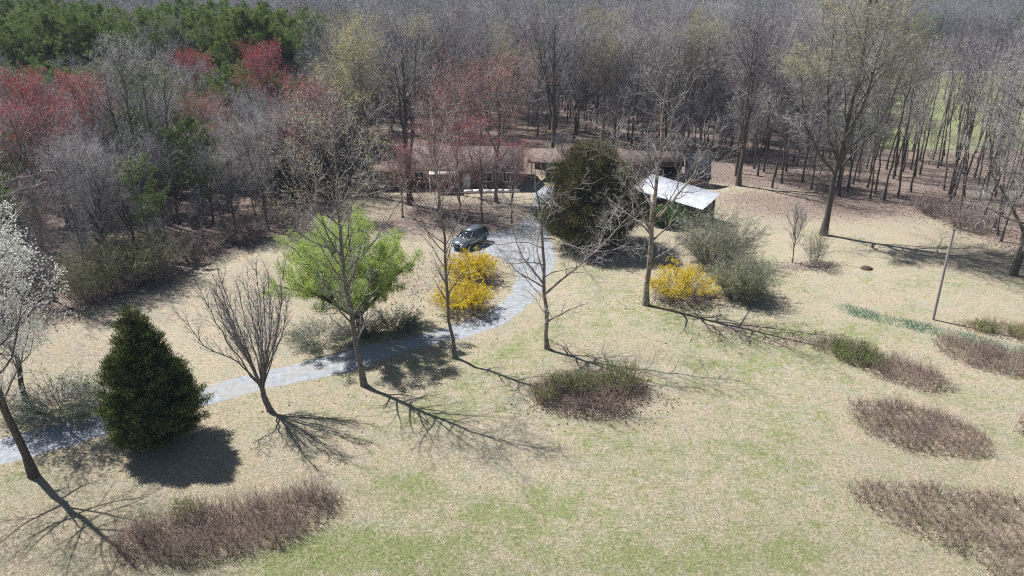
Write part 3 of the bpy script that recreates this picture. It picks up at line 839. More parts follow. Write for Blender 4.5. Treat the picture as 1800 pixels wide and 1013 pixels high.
gs2 = shrub(79, 2.2, 5.0, nst=120, nb=7, nt=5, twig='twig_brown', leaf='leaf_green', leaf_n=1, leaf_s=.09, leaf_from=.0, arch=-.12, tw=.012)
shrub_at("honeysuckle_bush", 690, 578, gs2, "low dark brown bush between lime green tree and yellow bushes", keep=1)
shrub_at("evergreen_shrub", 1172, 394, shrub(80, 2.3, 4.2, nst=90, nb=9, nt=7, twig='twig_brown', leaf='leaf_green', leaf_n=7, leaf_s=.11, leaf_from=0, arch=-.06), "deep green leafy shrub in front of the white roofed shed")
sl = bare_tree(81, H=5.4, r=.06, nlimb=26, crown0=.12, spread=.26, ang=(20, 40), nb=6, nt=5, nf=0, tw=.009, fork=3, twig='twig', buds='bud_yellow', bud_n=0)
for qx, qy, lb in ((1140, 318, "thin bare sapling at the left end of the white metal roof"), (985, 312, "thin bare sapling before the open carport bay"), (1190, 322, "thin bare sapling between white metal roof and brown outbuilding")):
    place("sapling_tree", sl, ground_at(qx, qy, 1), qx * .1, 1.1, lb, "tree")
place("sapling_tree", sl, ground_at(1392, 462, 1), .3, 1.0, "thin bare sapling on the small leaf bed left of the tallest tree", "tree")
shrub_at("young_bush", 1432, 462, shrub(82, 3.6, 2.6, nst=40, nb=7, nt=5, leaf='leaf_olive', leaf_n=2, leaf_s=.06, tw=.009, base=.18), "sparse olive bush on the small leaf bed before the tallest tree")

# ------------------------------------------------------------------ bramble thickets
def thicket(name, pts, H, dens, label, seed, stem='bramble', green=0.0, blobs=(), stemr=.0055, vary=.5, dead=9):
    """Dead upright canes in a mown-round island."""
    poly = px_poly(pts); rng = rng_of(seed)
    c = poly.mean(0); lo, hi = poly.min(0), poly.max(0)
    area = .5 * abs(np.sum(poly[:, 0] * np.roll(poly[:, 1], -1) - np.roll(poly[:, 0], -1) * poly[:, 1]))
    def samples(n):
        out = []
        tot = 0
        while tot < n:
            q = rng.uniform(lo, hi, (n * 2, 2)); s = sdist(poly, q[:, 0], q[:, 1]); k = s > -.25 + rng.random(len(q)) * .55
            out.append(np.c_[q[k], s[k]]); tot += k.sum()
        return np.concatenate(out)[:n]
    n = int(area * dens)
    S = samples(n)
    cc = np.round(S[:, :2] / .55) * .55 + .17 * np.sin(np.round(S[:, :2] / .55)[:, ::-1] * 7.3)
    pull = (rng.random(n) < .7)[:, None] * rng.uniform(.45, .9, (n, 1))
    S[:, :2] = S[:, :2] * (1 - pull) + (cc + rng.normal(size=(n, 2)) * .09) * pull
    lump = .75 + .35 * np.sin(S[:, 0] * 1.7 + seed) * np.sin(S[:, 1] * 2.1 + seed * 2) + rng.normal(size=n) * .18
    h = H * np.clip(.55 + S[:, 2] * .7, 0, 1) * np.clip(lump, .25, 1.35) * rng.uniform(1 - vary, 1.05, n)
    P0 = np.c_[S[:, :2] - c, np.full(n, -.03)]
    D = unit(rng.normal(size=(n, 3)) * .22 + np.array([0, 0, 1.]))
    P = polyline(P0, D, h, 3, .14, -.03, rng)
    Rr = stemr * rng.choice([.7, 1.0, 1.9], (n, 1), p=[.4, .45, .15]) * np.linspace(1.1, .5, 4)[None]
    root = empty(name, (c[0], c[1], 0))
    g = Geo(); g.tubes(P, Rr, 3)
    T = sprout(P, Rr, h, 5, rng, .3, 1.0, (20, 60), .34, 1, .1, .02, .8, .4, stemr * .7)
    g.cones(T[0][:, 0], T[0][:, 1], np.full(len(T[0]), stemr * .7))
    g.obj("canes", [M[stem]], root)
    nd = int(area * dead * 4)
    S2 = samples(nd); q = np.c_[S2[:, :2] - c, rng.uniform(.01, .09, nd)]
    d = rng.normal(size=(nd, 3)) * np.array([1, 1, .35]); g = Geo()
    g.blades(q, d, rng.uniform(.08, .17, nd), .09, rng)
    g.obj("dead_leaves", [M['dead_leaf']], root)
    if blobs:
        g = Geo()
        for bx, by, rad, hh in blobs:
            b0 = np.array(at(bx, by)[:2]) - c; k = int(rad * rad * 180)
            a = rng.random(k) * 6.283; r_ = np.sqrt(rng.random(k)) * rad
            p0 = np.stack([b0[0] + np.cos(a) * r_, b0[1] + np.sin(a) * r_, np.zeros(k)], -1)
            st = polyline(p0, unit(np.c_[np.cos(a) * r_ * .25, np.sin(a) * r_ * .25, np.ones(k)] + rng.normal(size=(k, 3)) * .2), hh * rng.uniform(.6, 1.1, k) * (1.1 - .4 * r_ / rad), 2, .12, -.02, rng)
            g.tubes(st, np.full((k, 3), .008), 3, m=0)
            m_ = 11; idx = np.repeat(np.arange(k), m_); t = rng.uniform(.3, 1.0, k * m_)[:, None]
            pp = st[idx, 0] * (1 - t) + st[idx, 2] * t + rng.normal(size=(k * m_, 3)) * .07
            g.blades(pp, unit(rng.normal(size=pp.shape) + np.array([0, 0, .5])), rng.uniform(.06, .13, len(pp)), .045, rng, m=1)
        g.obj("green_growth", [M['bramble'], M['shoot']], root)
    tag(root, label, "thicket", "islands of dead canes left unmown in the lawn")
    return root

thicket("cane_thicket", [(188, 975), (235, 1004), (330, 1002), (430, 985), (500, 962), (560, 930), (603, 893), (596, 868), (540, 862), (440, 880), (340, 903), (245, 925), (195, 950)],
        1.75, 115, "long purple brown thicket at the lower left beside the tree shadow", 101, vary=.6, dead=6, blobs=[(330, 905, .8, .8)])
thicket("cane_thicket", [(925, 690), (940, 714), (990, 734), (1050, 742), (1100, 734), (1142, 704), (1140, 680), (1100, 664), (1020, 660), (950, 668)],
        1.5, 62, "round thicket with green shoots and dead leaves in the middle of the lawn", 102, dead=22, green=0,
        blobs=[(958, 705, .6, 1.7), (1020, 685, .9, 1.6), (1095, 680, 1.1, 2.1), (1060, 690, .7, 1.4), (985, 680, .8, 1.2)])
thicket("cane_thicket", [(1425, 612), (1500, 645), (1560, 672), (1640, 696), (1685, 688), (1645, 655), (1560, 628), (1480, 602), (1430, 598)],
        1.3, 80, "greenish left ended thicket in front of the daffodil strip", 103, blobs=[(1500, 628, 1.4, 1.4), (1540, 640, .8, .9)], dead=10)
thicket("cane_thicket", [(1497, 705), (1492, 738), (1530, 768), (1600, 797), (1700, 812), (1748, 806), (1746, 778), (1700, 748), (1620, 718), (1540, 703)],
        1.0, 110, "evenly purple brown oval thicket on the right lawn", 104, dead=6)
thicket("cane_thicket", [(1487, 856), (1500, 885), (1560, 922), (1640, 962), (1720, 992), (1760, 1040), (1900, 1080), (1960, 900), (1760, 868), (1600, 852), (1520, 845)],
        1.0, 105, "broad tan and purple thicket in the lower right corner", 105, dead=3, vary=.7)
thicket("cane_thicket", [(1636, 600), (1660, 628), (1720, 652), (1800, 670), (1900, 692), (1900, 655), (1800, 625), (1720, 604), (1650, 592)],
        1.2, 95, "reddish brown thicket just below the pole and daffodil strip", 106, dead=6)
thicket("cane_thicket", [(1788, 735), (1796, 766), (1870, 780), (1880, 735), (1820, 722)],
        1.0, 100, "small purple thicket cut by the right edge of the photo", 107)
thicket("cane_thicket", [(1672, 570), (1720, 588), (1800, 606), (1900, 620), (1900, 590), (1800, 572), (1720, 562)],
        1.1, 60, "loose tan brush right of the pole behind the daffodils", 108, stem='bramble_tan', blobs=[(1730, 580, .8, .8), (1790, 590, .8, .8)])

def strip_blades(name, poly_px, dens, L, Wd, m, seed, z=0.0, up=2.5, spread=.5):
    poly = px_poly(poly_px); rng = rng_of(seed); lo, hi = poly.min(0), poly.max(0)
    n = int((hi - lo).prod() * dens); q = rng.uniform(lo, hi, (n, 2)); q = q[sdist(poly, q[:, 0], q[:, 1]) > -.15 + rng.random(n) * .3]
    q = q[rng.random(len(q)) < .35 + .65 * (np.sin(q[:, 0] * 1.9) * np.sin(q[:, 0] * .7 + q[:, 1]) > -.3)]
    cl = np.round(q / .35) * .35 + rng.normal(size=q.shape) * .09
    g = Geo(); P = np.c_[cl, np.full(len(cl), z)]
    g.blades(P, rng.normal(size=P.shape) * spread + np.array([0, 0, up]), rng.uniform(.6, 1.2, len(P)) * L, Wd, rng)
    return g.obj(name, [m])
tag(strip_blades("daffodil_leaves", [(1462, 538), (1480, 551), (1560, 571), (1640, 590), (1720, 607), (1820, 634), (1820, 618), (1720, 592), (1640, 573), (1560, 556), (1490, 538)],
                 150, .28, .035, M['daff'], 7), "strip of blue green daffodil leaves crossing the right lawn by the pole", "daffodils", kind="stuff")

# little dark mound on the lawn
g = Geo(); rg = rng_of(3)
u = np.linspace(0, 6.283, 15)[:-1]; rings = []
for k, (rr, zz_) in enumerate(((.62, -.02), (.50, .14), (.30, .27), (.05, .30))):
    rings.append(np.stack([np.cos(u) * rr * (1 + rg.normal(size=14) * .1), np.sin(u) * rr * .8 * (1 + rg.normal(size=14) * .1), zz_ + rg.normal(size=14) * .02], -1))
i = np.arange(14); j = (i + 1) % 14
q = np.concatenate([np.stack([i + 14 * k, j + 14 * k, j + 14 * (k + 1), i + 14 * (k + 1)], -1) for k in range(3)])
g.add(np.concatenate(rings), q=q)
o = g.obj("soil_mound", mat("dark_soil", (.05, .03, .025), (.13, .08, .06), 8), loc=at(1523, 473))
tag(o, "small dark mound of soil on the right lawn", "mound")

# pole
b0 = at(1640, 562)
root = empty("utility_pole", b0)
g = Geo(); P = trunk_line([(0, 0, 0), (-.1, 0, 3.8), (-.12, 0, 7.6)], .12, .085, rng_of(1), seg=6, wob=.012, flare=1.0)
g.tubes(P[0], P[1], 10); g.obj("post", [M['pole']], root, smooth=True)
g = Geo(); g.box((-.12, 0, 7.62), (.21, .21, .08)); g.obj("pole_cap", [M['darkwood']], root)
tag(root, "weathered grey wooden pole standing in the daffodil strip", "pole")

# ------------------------------------------------------------------ buildings
def prism_roof(g, x0, x1, y0, y1, z_eave, z_ridge, th=.14, m=0, ridge_x=True):
    """gable roof slabs with a ridge along X"""
    ym = (y0 + y1) / 2
    for ya in (y0, y1):
        v = [(x0, ya, z_eave), (x1, ya, z_eave), (x1, ym, z_ridge), (x0, ym, z_ridge)]
        v2 = [(a, b_, c + th) for a, b_, c in v]
        V = v + v2
        g.add(V, q=[[0, 1, 2, 3], [7, 6, 5, 4], [0, 4, 5, 1], [1, 5, 6, 2], [2, 6, 7, 3], [3, 7, 4, 0]], m=m)

def gable(g, x, y0, y1, z0, z1, z2, th=.15, m=0):
    ym = (y0 + y1) / 2
    V = []
    for dx in (0, th):
        V += [(x + dx, y0, z0), (x + dx, y1, z0), (x + dx, y1, z1), (x + dx, ym, z2), (x + dx, y0, z1)]
    g.add(V, q=[[0, 1, 2, 4], [5, 9, 7, 6], [0, 5, 6, 1], [1, 6, 7, 2], [2, 7, 8, 3], [3, 8, 9, 4], [4, 9, 5, 0]], t=[[2, 3, 4], [7, 9, 8]], m=m)

def window(root, x, y, z, w, h, fm='white', n=2, ax='x'):
    g = Geo(); t = .09
    for c, s in (((x, y, z + h / 2), (w + t, .10, t)), ((x, y, z - h / 2), (w + t, .10, t)), ((x - w / 2, y, z), (t, .10, h - t)), ((x + w / 2, y, z), (t, .10, h - t))):
        g.box(c, s)
    for k in range(1, n): g.box((x - w / 2 + w * k / n, y, z), (t * .7, .08, h - t))
    f = g.obj("window", [M[fm]], root)
    g = Geo(); g.box((x, y + .015, z), (w - t, .03, h - t)); g.obj("pane", [M['glass']], f)

# house: origin at its front left corner
hx, hy = -16.6, 92.6
house = empty("ranch_house", (hx, hy, 0), R(-.6))
Wd, Dp = 17.6, 8.4
g = Geo()
g.box((Wd / 2, .1, 1.35), (Wd, .2, 2.7)); g.box((Wd / 2, Dp - .1, 1.35), (Wd, .2, 2.7))
g.box((.1, Dp / 2, 1.35), (.2, Dp - .4, 2.7)); g.box((Wd - .1, Dp / 2, 1.35), (.2, Dp - .4, 2.7))
gable(g, .003, .2, Dp - .2, 2.7, 2.71, 4.45); gable(g, Wd - .153, .2, Dp - .2, 2.7, 2.71, 4.45)
g.obj("wall", [M['brick']], house)
g = Geo(); prism_roof(g, 1.2, Wd + .5, -.7, Dp + .7, 2.55, 4.65); rf = g.obj("roof", [M['shingle']], house)
g = Geo(); g.box((9.5, Dp / 2 + .6, 4.9), (.7, .6, 1.5)); g.box((9.5, Dp / 2 + .6, 5.68), (.84, .74, .1)); g.obj("chimney", [M['brick']], rf)
# projecting gabled wing on the left
g = Geo(); ym = 0
wx0, wx1, wy0, wy1 = -1.6, 3.2, -.9, 5.5
V = [(wx0, wy0, 2.5), (wx1, wy0, 2.5), (wx1, wy1, 3.9), (wx0, wy1, 3.9)]
V2 = [(a, b_, c + .14) for a, b_, c in V]
g.add(V + V2, q=[[0, 1, 2, 3], [7, 6, 5, 4], [0, 4, 5, 1], [1, 5, 6, 2], [2, 6, 7, 3], [3, 7, 4, 0]])
pr = g.obj("porch_roof", [M['redroof']], house)
pr["label"] = "pinkish porch roof at the left end"
g = Geo(); g.box((.4, -.1, .2), (4.0, 2.2, .4)); g.obj("porch_deck", [M['darkwood']], house)
for x in (-1.4, 1.2, 2.6):
    g = Geo(); g.box((x, -.75, 1.5), (.12, .12, 2.0)); g.obj("porch_post", [M['white']], house)
g = Geo(); g.box((.6, -.95, 1.25), (3.9, .08, .08)); g.box((.6, -.95, .55), (3.9, .08, .07))
for k in range(14): g.box((-1.3 + k * .293, -.95, .9), (.06, .05, .62))
g.obj("porch_railing", [M['white']], house)
window(house, 7.4, -.05, 1.75, 2.5, 1.1, n=3)
window(house, 4.4, -.05, 1.65, 1.2, 1.2)
window(house, 13.2, -.05, 1.65, 1.6, 1.2)
window(house, 15.9, -.05, 1.65, 1.0, 1.2)
g = Geo(); g.box((10.6, -.03, 1.08), (1.0, .08, 2.1)); d = g.obj("door", [M['white']], house)
g = Geo(); g.box((10.97, -.1, 1.05), (.06, .06, .14)); g.obj("handle", [M['rim']], d)
g = Geo(); g.box((7.4, -1.6, 2.52), (3.0, 1.5, .07)); g.box((6.05, -2.3, 1.25), (.1, .1, 2.45)); g.box((8.75, -2.3, 1.25), (.1, .1, 2.45))
g.obj("awning", [M['white']], house)
tag(house, "long low brown house with grey shingle roof behind the red budded maples", "house")
# low white wall before the house
a, b_ = at(815, 340), at(905, 338)
root = empty("garden_wall", (a.x, a.y, 0), math.atan2(b_.y - a.y, b_.x - a.x))
L = (b_ - a).length
g = Geo(); rg = rng_of(9); x = 0
while x < L:
    w = rg.uniform(.7, 1.3); g.box((x + w / 2, rg.normal() * .03, .2), (w - .06, .36, .40 + rg.uniform(-.05, .06))); x += w
g.obj("blocks", [M['white']], root)
tag(root, "low line of whitewashed blocks across the yard before the house", "garden wall")

# long outbuilding / carport behind the large evergreen
ob = empty("outbuilding", (2.55, 97.4, 0), R(-7))
g = Geo(); LW, DP = 20.4, 6.4
g.box((LW / 2, DP - .1, 1.2), (LW, .2, 2.4)); g.box((LW - .1, DP / 2, 1.2), (.2, DP - .2, 2.4)); g.box((12.5, .12, 1.2), (LW - 13, .2, 2.4)); g.box((4.4, DP / 2, 1.2), (.2, DP - .4, 2.4))
g.obj("wall", [M['darkwood']], ob)
g = Geo(); prism_roof(g, -.3, LW + .3, -.5, DP + .5, 2.45, 3.6); rf = g.obj("roof", [M['leafroof']], ob)
for x in (.15, 2.2, 4.2): 
    g = Geo(); g.box((x, .1, 1.25), (.14, .14, 2.5)); g.obj("post", [M['white']], ob)
window(ob, 17.3, -.03, 1.45, 1.4, .9)
tag(ob, "long outbuilding with open carport bay and leaf covered brown roof behind the large evergreen", "outbuilding")
# white metal roofed shed from its four roof corners
zf, zb = 2.3, 3.3
C0, C1 = at(1111, 333, zf), at(1235, 369, zf)
C3, C2 = at(1146, 306, zb), at(1267, 341, zb)
cen = (C0 + C1 + C2 + C3) / 4
sh = empty("open_shed", (cen.x, cen.y, 0))
co = [np.array(c) - np.array((cen.x, cen.y, 0)) for c in (C0, C1, C2, C3)]
g = Geo(); nr = 26
def lerp(a, b_, t): return a * (1 - t) + b_ * t
vv = []; 
for k in range(nr * 4 + 1):       # corrugated sheet
    t = k / (nr * 4); up = (0, .035, .035, 0)[k % 4]
    f = lerp(co[0], co[1], t) + np.array([0, 0, up]); b1 = lerp(co[3], co[2], t) + np.array([0, 0, up])
    vv += [f, b1, f - np.array([0, 0, .03]), b1 - np.array([0, 0, .03])]
n4 = np.arange(nr * 4)[:, None] * 4
qs = np.concatenate([np.concatenate([n4, n4 + 4, n4 + 5, n4 + 1], 1), np.concatenate([n4 + 3, n4 + 7, n4 + 6, n4 + 2], 1), np.concatenate([n4 + 2, n4 + 6, n4 + 4, n4], 1), np.concatenate([n4 + 1, n4 + 5, n4 + 7, n4 + 3], 1)])
g.add(np.array(vv), q=qs); g.obj("roof", [M['tin']], sh)
for t in (0.04, .36, .68, .96):
    for A_, B_ in ((co[0], co[1]), (co[3], co[2])):
        p0 = lerp(A_, B_, t); p0 = p0 * .95
        zt = lerp(A_, B_, t)[2] - .06
        g = Geo(); g.box((p0[0], p0[1], zt / 2), (.14, .14, zt)); g.obj("post", [M['darkwood']], sh)
g = Geo()
a_, b1 = lerp(co[3], co[2], .03) * .93, lerp(co[3], co[2], .97) * .93
ang = math.atan2(b1[1] - a_[1], b1[0] - a_[0]); LL = np.linalg.norm((b1 - a_)[:2])
g.box(((a_[0] + b1[0]) / 2, (a_[1] + b1[1]) / 2, 1.4), (LL, .1, 2.8), rot=ang)
a_, b1 = lerp(co[0], co[3], .1) * .93, lerp(co[0], co[3], .9) * .93
a2 = math.atan2(b1[1] - a_[1], b1[0] - a_[0]); LL = np.linalg.norm((b1 - a_)[:2])
g.box(((a_[0] + b1[0]) / 2, (a_[1] + b1[1]) / 2, 1.1), (LL, .1, 2.2), rot=a2)
g.obj("wall", [M['darkwood']], sh)
tag(sh, "shed with bright white metal roof behind the grey green bush", "shed")
# grey lean-to
q0, q1 = at(1203, 329, 0), at(1246, 331, 0)
ln = empty("lean_to", (q0.x, q0.y, 0), math.atan2(q1.y - q0.y, q1.x - q0.x))
w = (q1 - q0).length
g = Geo()
V = [(-.1, -.2, 1.2), (w + .1, -.2, 1.2), (w + .1, 2.6, 3.9), (-.1, 2.6, 3.9)]; V2 = [(a, b_, c + .1) for a, b_, c in V]
g.add(V + V2, q=[[0, 1, 2, 3], [7, 6, 5, 4], [0, 4, 5, 1], [1, 5, 6, 2], [2, 6, 7, 3], [3, 7, 4, 0]])
for k in range(9): 
    x = k * (w + .1) / 8
    V = [(x - .02, -.2, 1.3), (x + .02, -.2, 1.3), (x + .02, 2.6, 4.0), (x - .02, 2.6, 4.0)]; V2 = [(a, b_, c + .05) for a, b_, c in V]
    g.add(V + V2, q=[[0, 1, 2, 3], [7, 6, 5, 4], [0, 4, 5, 1], [1, 5, 6, 2], [2, 6, 7, 3], [3, 7, 4, 0]])
g.obj("roof", [M['greyroof']], ln)
g = Geo(); g.box((w / 2, 0, .6), (w, .12, 1.2)); g.box((w / 2, 2.5, 1.85), (w, .12, 3.7)); g.obj("wall", [M['darkwood']], ln)
tag(ln, "small lean-to with steep dark grey roof behind the white metal roof", "lean-to")
# white round drum
g = Geo(); u = np.linspace(0, 6.283, 17)[:-1]
rs = [(.05, .0), (.30, .0), (.33, .06), (.33, .45), (.35, .48), (.33, .52), (.33, .88), (.29, .94), (.05, .95)]
g.add(np.concatenate([np.stack([np.cos(u) * a, np.sin(u) * a, np.full(16, b_)], -1) for a, b_ in rs]),
      q=np.concatenate([np.stack([np.arange(16) + 16 * k, (np.arange(16) + 1) % 16 + 16 * k, (np.arange(16) + 1) % 16 + 16 * (k + 1), np.arange(16) + 16 * (k + 1)], -1) for k in range(8)]))
o = g.obj("drum", [M['white']], smooth=True, loc=at(1149, 372)); tag(o, "small white drum beside the deep green shrub under the white roof", "drum")

# ------------------------------------------------------------------ parked car
def build_car(loc, rz):
    root = empty("parked_car", loc, rz)
    # side profile x (front +), z: lower body and cabin
    g = Geo()
    secs = [(-2.30, .55, .95, .80), (-2.25, .35, 1.08, .88), (-1.6, .30, 1.12, .93), (0, .28, 1.10, .94), (1.0, .30, 1.06, .93), (1.9, .34, .98, .88), (2.25, .40, .86, .80), (2.34, .50, .72, .68)]
    rings = []
    for x, z0, z1, w in secs:
        rings.append([(x, -w * .93, z0), (x, -w, z0 + .2), (x, -w, z1 - .15), (x, -w * .88, z1), (x, w * .88, z1), (x, w, z1 - .15), (x, w, z0 + .2), (x, w * .93, z0)])
    n = 8; V = np.array(rings).reshape(-1, 3); q = []
    for k in range(len(secs) - 1):
        for i in range(n): q.append([k * n + i, k * n + (i + 1) % n, (k + 1) * n + (i + 1) % n, (k + 1) * n + i])
    for k in (0, len(secs) - 1):
        b_ = k * n; q += [[b_, b_ + 1, b_ + 6, b_ + 7], [b_ + 1, b_ + 2, b_ + 5, b_ + 6], [b_ + 2, b_ + 3, b_ + 4, b_ + 5]]
    g.add(V, q=q)
    body = g.obj("body", [M['paint_car']], root)
    g = Geo()          # cabin glass
    lo = [(-2.12, .84), (1.0, .84)]; 
    V = [(-2.15, -.84, 1.08), (1.05, -.84, 1.05), (.35, -.66, 1.60), (-1.85, -.66, 1.62), (-2.15, .84, 1.08), (1.05, .84, 1.05), (.35, .66, 1.60), (-1.85, .66, 1.62)]
    g.add(V, q=[[0, 1, 2, 3], [7, 6, 5, 4], [0, 3, 7, 4], [1, 5, 6, 2], [3, 2, 6, 7]])
    g.obj("window", [M['car_glass']], root)
    g = Geo()          # roof panel and pillars
    g.box((-.75, 0, 1.64), (2.3, 1.38, .07))
    for s in (-1, 1):
        for (xa, za, ya), (xb, zb_, yb) in (((1.08, 1.04, .85), (.36, 1.62, .68)), ((-.15, 1.08, .86), (-.2, 1.62, .68)), ((-1.2, 1.08, .86), (-1.15, 1.62, .68)), ((-2.17, 1.08, .85), (-1.87, 1.63, .68))):
            g.tubes(np.array([[[xa, s * ya, za], [xb, s * yb, zb_]]]), np.array([[.045, .04]]), 5)
    g.obj("roof", [M['paint_car']], root)
    g = Geo()
    for s in (-1, 1): g.tubes(np.array([[[-1.7, s * .6, 1.72], [.2, s * .6, 1.71]]]), np.array([[.025, .025]]), 5)
    g.obj("roof_rail", [M['rim']], root)
    for x in (1.42, -1.38):
        for s in (-1, 1):
            u = np.linspace(0, 6.283, 21)[:-1]
            g = Geo(); rr = [(.22, -.0), (.33, -.0), (.36, .05), (.36, .19), (.33, .24), (.22, .24)]
            g.add(np.concatenate([np.stack([x + np.cos(u) * a, np.full(20, s * (.74 + b_)), .36 + np.sin(u) * a], -1) for a, b_ in rr]),
                  q=np.concatenate([np.stack([np.arange(20) + 20 * k, (np.arange(20) + 1) % 20 + 20 * k, (np.arange(20) + 1) % 20 + 20 * (k + 1), np.arange(20) + 20 * (k + 1)], -1) for k in range(5)]))
            wh = g.obj("wheel", [M['rubber']], root)
            g = Geo()
            for k in range(5):
                a = k * 1.2566; g.tubes(np.array([[[x, s * .955, .36], [x + math.cos(a) * .22, s * .955, .36 + math.sin(a) * .22]]]), np.array([[.045, .03]]), 4)
            g.obj("rim", [M['rim']], wh)
    for s in (-1, 1):
        g = Geo(); g.box((2.27, s * .62, .78), (.14, .30, .14)); g.obj("headlight", [M['lamp']], root)
        g = Geo(); g.box((-2.27, s * .72, .92), (.10, .18, .26)); g.obj("tail_light", [M['lamp_red']], root)
        g = Geo(); g.box((.85, s * 1.0, 1.10), (.12, .20, .14)); g.obj("mirror", [M['paint_car']], root)
    g = Geo(); g.box((2.345, 0, .62), (.05, .9, .16)); g.obj("grille", [M['rubber']], root)
    tag(root, "blue grey estate car parked where the driveway widens, behind the yellow bushes", "car")
    return root
cp = at(826, 431)
build_car((cp.x, cp.y, .02), R(-122))

# ------------------------------------------------------------------ the woods
bare = [bare_tree(200 + k, H=18, r=[.15, .20, .13, .17, .16, .22][k], nlimb=[28, 32, 26, 30, 28, 32][k], crown0=[.22, .18, .28, .20, .25, .15][k],
                  spread=[.23, .28, .20, .25, .22, .29][k], ang=[(28, 50), (35, 60), (25, 45), (30, 55), (30, 50), (35, 60)][k], nb=9, nt=8, nf=4, tw=.015,
                  fork=[0, 1, 0, 2, 1, 2][k], twig=['twig', 'twig_pale', 'twig_brown', 'twig', 'twig_brown', 'twig'][k], bark='bark_dark' if k % 2 else 'bark') for k in range(6)]
slim = [bare_tree(300 + k, H=17, r=.14, nlimb=28, crown0=.30, spread=.20, ang=(25, 50), nb=8, nt=6, nf=3, tw=.016, fork=0, lean=[(1.2, .3), (-.3, .4), (.5, -.2)][k],
                  bark='bark_dark', twig=['twig', 'twig_pale', 'twig_brown'][k]) for k in range(3)]
poles = [bare_tree(330 + k, H=17, r=.12, nlimb=11, crown0=.5, spread=.18, ang=(25, 50), nb=4, nt=4, nf=2, tw=.013, fork=0, lean=[(1.8, .3), (.8, .4), (2.4, -.2)][k], bark='bark_dark', twig='twig') for k in range(3)]
budy = bare_tree(310, H=17, r=.2, nlimb=22, crown0=.35, spread=.22, ang=(28, 50), nb=7, nt=6, nf=3, tw=.016, fork=1, buds='bud_yellow', bud_n=1, bud_s=.14, bud_z=.5)
sap = bare_tree(320, H=8, r=.07, nlimb=30, crown0=.08, spread=.34, ang=(30, 60), nb=8, nt=6, nf=3, tw=.013, fork=1, twig='twig')
pines = [pine_tree(400 + k, H=17, width=[.22, .26, .20][k], crown0=[.30, .25, .35][k]) for k in range(3)]

rng = rng_of(77)
cands = []
Yv = 48.0
while Yv < 560:
    st = 2.8 if Yv < 120 else (3.8 if Yv < 175 else (5.2 if Yv < 320 else 7.5))
    hw = .80 * Yv + 26
    for Xv in np.arange(-hw, hw, st):
        cands.append((Xv + rng.uniform(-.45, .45) * st, Yv + rng.uniform(-.45, .45) * st))
    Yv += st
C_ = np.array(cands)
s = sdist(WOODS, C_[:, 0], C_[:, 1]); sy = sdist(HOUSE_YARD, C_[:, 0], C_[:, 1]); sm = sdist(MEADOW, C_[:, 0], C_[:, 1])
ok = (s > .6) & (sy < -1.0) & ((sm < 0) | ((rng.random(len(C_)) < .05) & (C_[:, 1] < 230)))
ok &= ~((C_[:, 0] > .36 * C_[:, 1]) & (C_[:, 1] < 118) & (rng.random(len(C_)) < .32))
ok &= ~((C_[:, 0] > 60) & (C_[:, 1] > 243) & (C_[:, 1] < 256))
C_ = C_[ok]
kp = np.array(KEEP)
dmin = np.min(np.hypot(C_[:, None, 0] - kp[None, :, 0], C_[:, None, 1] - kp[None, :, 1]) - kp[None, :, 2], 1)
C_ = C_[dmin > 0]
PX, PY = to_px(C_[:, 0], C_[:, 1], np.zeros(len(C_)))
dist = np.hypot(C_[:, 0], C_[:, 1])
# kind of every candidate
kind = np.zeros(len(C_), int)       # 0 bare, 1 slim, 2 pine, 3 sapling, 4 budded, 5 maple
u_ = rng.random(len(C_))
band = (C_[:, 1] > 116) & (C_[:, 1] < 168) & (PX < 585)
kind[band & (u_ < .88)] = 2
left = (C_[:, 1] < 116) & (PX < 560)
kind[left & (u_ < .05)] = 2
kind[left & (PX < 45) & (u_ < .40)] = 2
kind[(C_[:, 1] > 90) & (C_[:, 1] <= 116) & (PX < 560) & (u_ < .38)] = 2
kind[left & (u_ > .62)] = 3
kind[left & (C_[:, 1] < 80) & (u_ > .40)] = 3
right = (PX > 1240) & (C_[:, 1] < 125)
kind[right] = 1
kind[right & (u_ > .60)] = 3
kind[right & (PX > 1440) & (u_ < .86)] = 1
kind[(PX > 1240) & (C_[:, 1] >= 125) & (u_ > .7)] = 3
mid_ = (PX >= 560) & (PX <= 1240) & (C_[:, 1] < 180)
kind[mid_ & (u_ > .86)] = 4
kind[mid_ & (u_ < .28)] = 1
kind[mid_ & (u_ > .35) & (u_ < .65)] = 3
kind[(C_[:, 1] < 150) & (u_ > .655) & (u_ < .675) & (PX < 1250)] = 5
farp = (C_[:, 1] > 170) & (u_ < .012)
kind[farp] = 2
inview = (PX > -40) & (PX < 1840) & (PY < 1013)
order = np.argsort(dist)
LAB = {0: ("woodland_tree", "bare grey woodland tree standing among the woods behind the lawn", "tree", "bare woodland trees"),
       1: ("slim_tree", "slim straight trunked bare tree with a small crown in the woods", "tree", "slim bare woodland trees"),
       2: ("pine_tree", "dark green pine tree in the left wood", "pine tree", "pines in the left wood"),
       3: ("sapling_tree", "small bare sapling growing under the woodland trees", "tree", "saplings in the woods"),
       4: ("budding_tree", "woodland tree with a haze of yellow green buds behind the buildings", "tree", "yellow green budding woodland trees"),
       5: ("maple_tree", "dull red maple scattered among the bare woodland trees", "tree", "dull red maples in the woods")}
LIM = {0: 295, 1: 220, 2: 120, 3: 290, 4: 50, 5: 20}
cnt = {k: 0 for k in LIM}
rest = []
